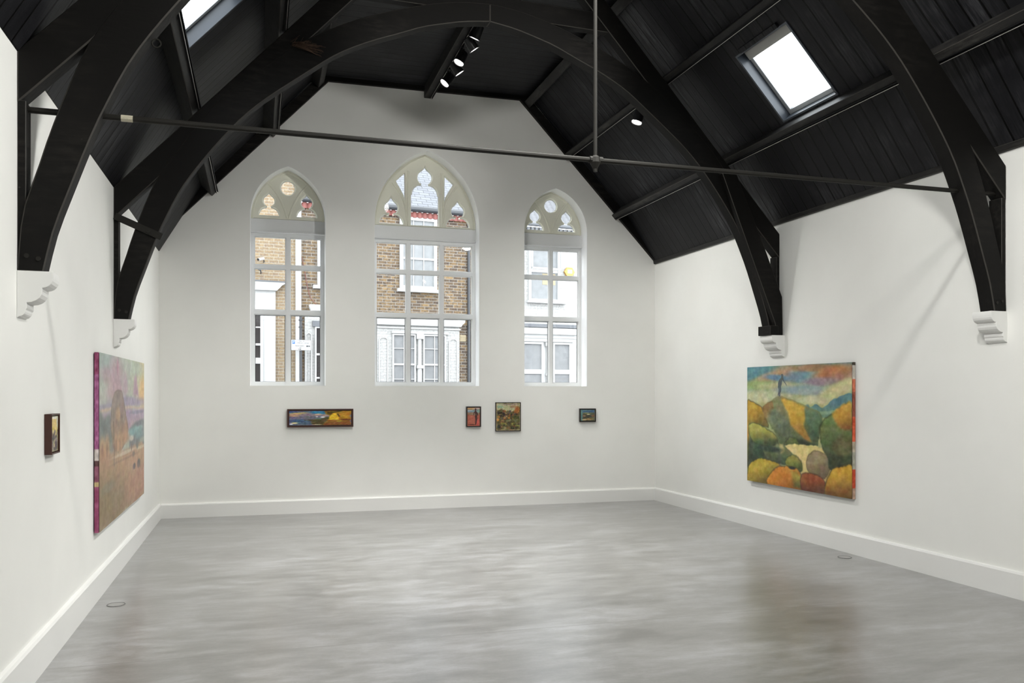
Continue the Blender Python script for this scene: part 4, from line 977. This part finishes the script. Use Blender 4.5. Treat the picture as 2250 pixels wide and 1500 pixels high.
# dangling wire
wr = [(2.36, 5.05), (2.45, 4.55), (2.50, 4.30), (2.58, 4.05), (2.78, 3.85)]
obj('wire', MB().tube([(x, -.02, z) for x, z in densify(wr, 4)], .007, 5), M['redtile'], h)
# C: white painted house
h = house('painted_house', 'white painted brick house with wavy grey roof tiles, seen through the right window')
obj('wall', holed_wall(7.205, 10.0, -.25, 6.30), M['brick_w'], h)
sash(h, 8.48, 9.43, 4.25, 5.75, .07, 1, [(5.10, .10)], M['curtain_light'])
vt = MB()
for bx in ((8.50, 8.54, 5.13, 5.75), (9.39, 9.43, 5.13, 5.75), (8.50, 9.43, 5.12, 5.17)): vt.box(bx[0], bx[1], -.20, -.15, bx[2], bx[3])
obj('open_sash', vt, M['render'], h)
obj('window_sill', MB().box(8.42, 9.60, -.13, 0, 4.20, 4.26), M['render'], h, bevel=.006)
obj('blind', MB().box(8.90, 9.30, -.034, -.0285, 4.72, 5.03), M['vent'], h, label='cream blind behind the glass')
obj('shop_front', MB().box(7.3, 9.95, -.05, 0, -.25, 3.5), M['render'], h)
obj('cornice', MB().prism([(7.25, 3.34), (9.96, 3.34), (9.97, 3.42), (9.99, 3.52), (7.25, 3.52)], -.13, 0), M['render'], h, bevel=.01)
obj('lead_capping', MB().box(7.25, 9.99, -.16, 0, 3.53, 3.62), M['lead'], h)
obj('cornice', MB().box(7.3, 9.96, -.085, -.05, 3.24, 3.27), M['render'], h)
obj('window_hood', MB().box(7.6, 9.84, -.12, -.05, 3.14, 3.18), M['render'], h)
for a, b in ((8.05, 8.90), (9.20, 9.76)): sash(h, a, b, 1.0, 3.12, .05, 1, [(2.31, .12)], M['curtain'], y=-.07)
cm = MB().tube([(9.05, -.09, .8), (9.05, -.09, 3.05)], .05, 12); cm.box(8.96, 9.14, -.15, -.05, 3.02, 3.12); cm.box(8.98, 9.12, -.14, -.05, 2.2, 2.26)
obj('column', cm, M['render'], h)
obj('gutter', MB().tube([(7.21, -.08, 6.36), (10.0, -.08, 6.36)], .06, 10), M['lead'], h)
for i in range(22): obj('dentil', MB().box(7.3+i*.125, 7.36+i*.125, -.07, 0, 6.20, 6.28), M['lead'], h)
for i in range(11): wavy(7.21, 10.0, 6.44+i*.10, 6.53+i*.10, -.06+i*.09, .045, .17, M['greytile'], h, 'roof_tile_course', .04)
slate_roof(7.21, 10.0, 7.50, 10.6, .90, 3.5, M['slate'], h)
tx = thing('alarm_box', 'yellow hexagonal alarm box on the white painted house', 'alarm box', EO, EROT)
hexp = [(9.73+.165*math.cos(a*PI/3), 5.11+.145*math.sin(a*PI/3)) for a in range(6)]
obj('housing', MB().prism(hexp, -.08, 0), M['yellow'], tx, bevel=.01)
obj('badge', MB().box(9.66, 9.80, -.084, -.079, 5.07, 5.17), M['signwhite'], tx, label='white square badge')
obj('sounder', MB().prism([(9.66, 4.965), (9.80, 4.965), (9.83, 5.0), (9.63, 5.0)], -.086, -.05), M['lead'], tx)
# D
h = house('brick_house', 'brown brick neighbour, only a narrow toothed edge in view at the right window')
obj('wall', holed_wall(10.005, 16, -.25, 8.0), M['brick_s'], h)
# parking sign
t = thing('parking_sign', 'white parking notice on a dark pole in front of the brick house', 'street sign', EO, EROT)
obj('pole', MB().tube([(2.27, -.35, -.25), (2.27, -.35, 3.62)], .034, 12), M['pipe'], t)
cl = MB()
for z in (3.47, 3.30, 2.9): cl.box(2.225, 2.315, -.39, -.31, z, z+.03)
obj('pole_clip', cl, M['pipe'], t)
X0, X1, Z0, Z1 = 1.985, 2.505, 2.75, 3.01
b = obj('sign_plate', MB().box(X0, X1, -.41, -.40, Z0, Z1), M['signblack'], t, label='thin black border')
obj('sign_face', MB().box(X0+.006, X1-.006, -.4125, -.4095, Z0+.006, Z1-.006), M['signwhite'], b)
obj('symbol_panel', MB().box(X0+.075, X0+.135, -.4145, -.412, Z1-.105, Z1-.02), M['signblue'], b, label='blue parking symbol panel')
def text(s, x, z, size, mat, parent, name='sign_lettering', align='CENTER'):
    cu = bpy.data.curves.new('txt', 'FONT'); cu.body = s; cu.size = size; cu.align_x = align; cu.extrude = .0006; cu.resolution_u = 2
    o = bpy.data.objects.new('txt', cu); COL.objects.link(o); dg = bpy.context.evaluated_depsgraph_get(); dg.update()
    me = bpy.data.meshes.new_from_object(o.evaluated_get(dg)); bpy.data.objects.remove(o)
    for v in me.vertices: a, b_, c = v.co; v.co = (a+x, -.4155-c, b_+z)
    return obj(name, me, mat, parent)
text('P', X0+.105, Z1-.09, .085, M['signwhite'], b)
text('Mon - Fri', X0+.30, Z1-.045, .036, M['signblack'], b)
text('8.30 am - 5.30 pm', X0+.335, Z1-.092, .036, M['signblack'], b)
text('Permit holders', X0+.25, Z1-.158, .036, M['signblack'], b)
text('only', X0+.26, Z1-.20, .036, M['signblack'], b)
obj('arrow', MB().prism([(X0+.21, Z0+.024), (X0+.26, Z0+.024), (X0+.26, Z0+.014), (X0+.29, Z0+.03), (X0+.26, Z0+.046), (X0+.26, Z0+.036), (X0+.21, Z0+.036)], -.4150, -.412), M['signblack'], b)
obj('zone_badge', MB().box(X0+.41, X0+.49, -.4142, -.412, Z1-.175, Z1-.135), M['signblack'], b)
text('CB', X0+.45, Z1-.168, .04, M['signwhite'], b)

# ------------------------------------------------------------------ sky and render look
wd = bpy.data.worlds.new('overcast_sky'); SC.world = wd; wd.use_nodes = True; nt = wd.node_tree
bg = nt.nodes['Background']; bg.inputs[0].default_value = (.95, .985, 1.03, 1); bg.inputs[1].default_value = 6.6
SC.view_settings.view_transform = 'Standard'; SC.view_settings.look = 'None'; SC.view_settings.exposure = 0.0; SC.view_settings.gamma = 1
SC.view_settings.use_curve_mapping = False
cy = SC.cycles
cy.use_denoising = True; cy.max_bounces = 10; cy.diffuse_bounces = 6; cy.glossy_bounces = 4; cy.transparent_max_bounces = 12; cy.transmission_bounces = 4
cy.sample_clamp_indirect = 8; cy.caustics_reflective = False; cy.caustics_refractive = False
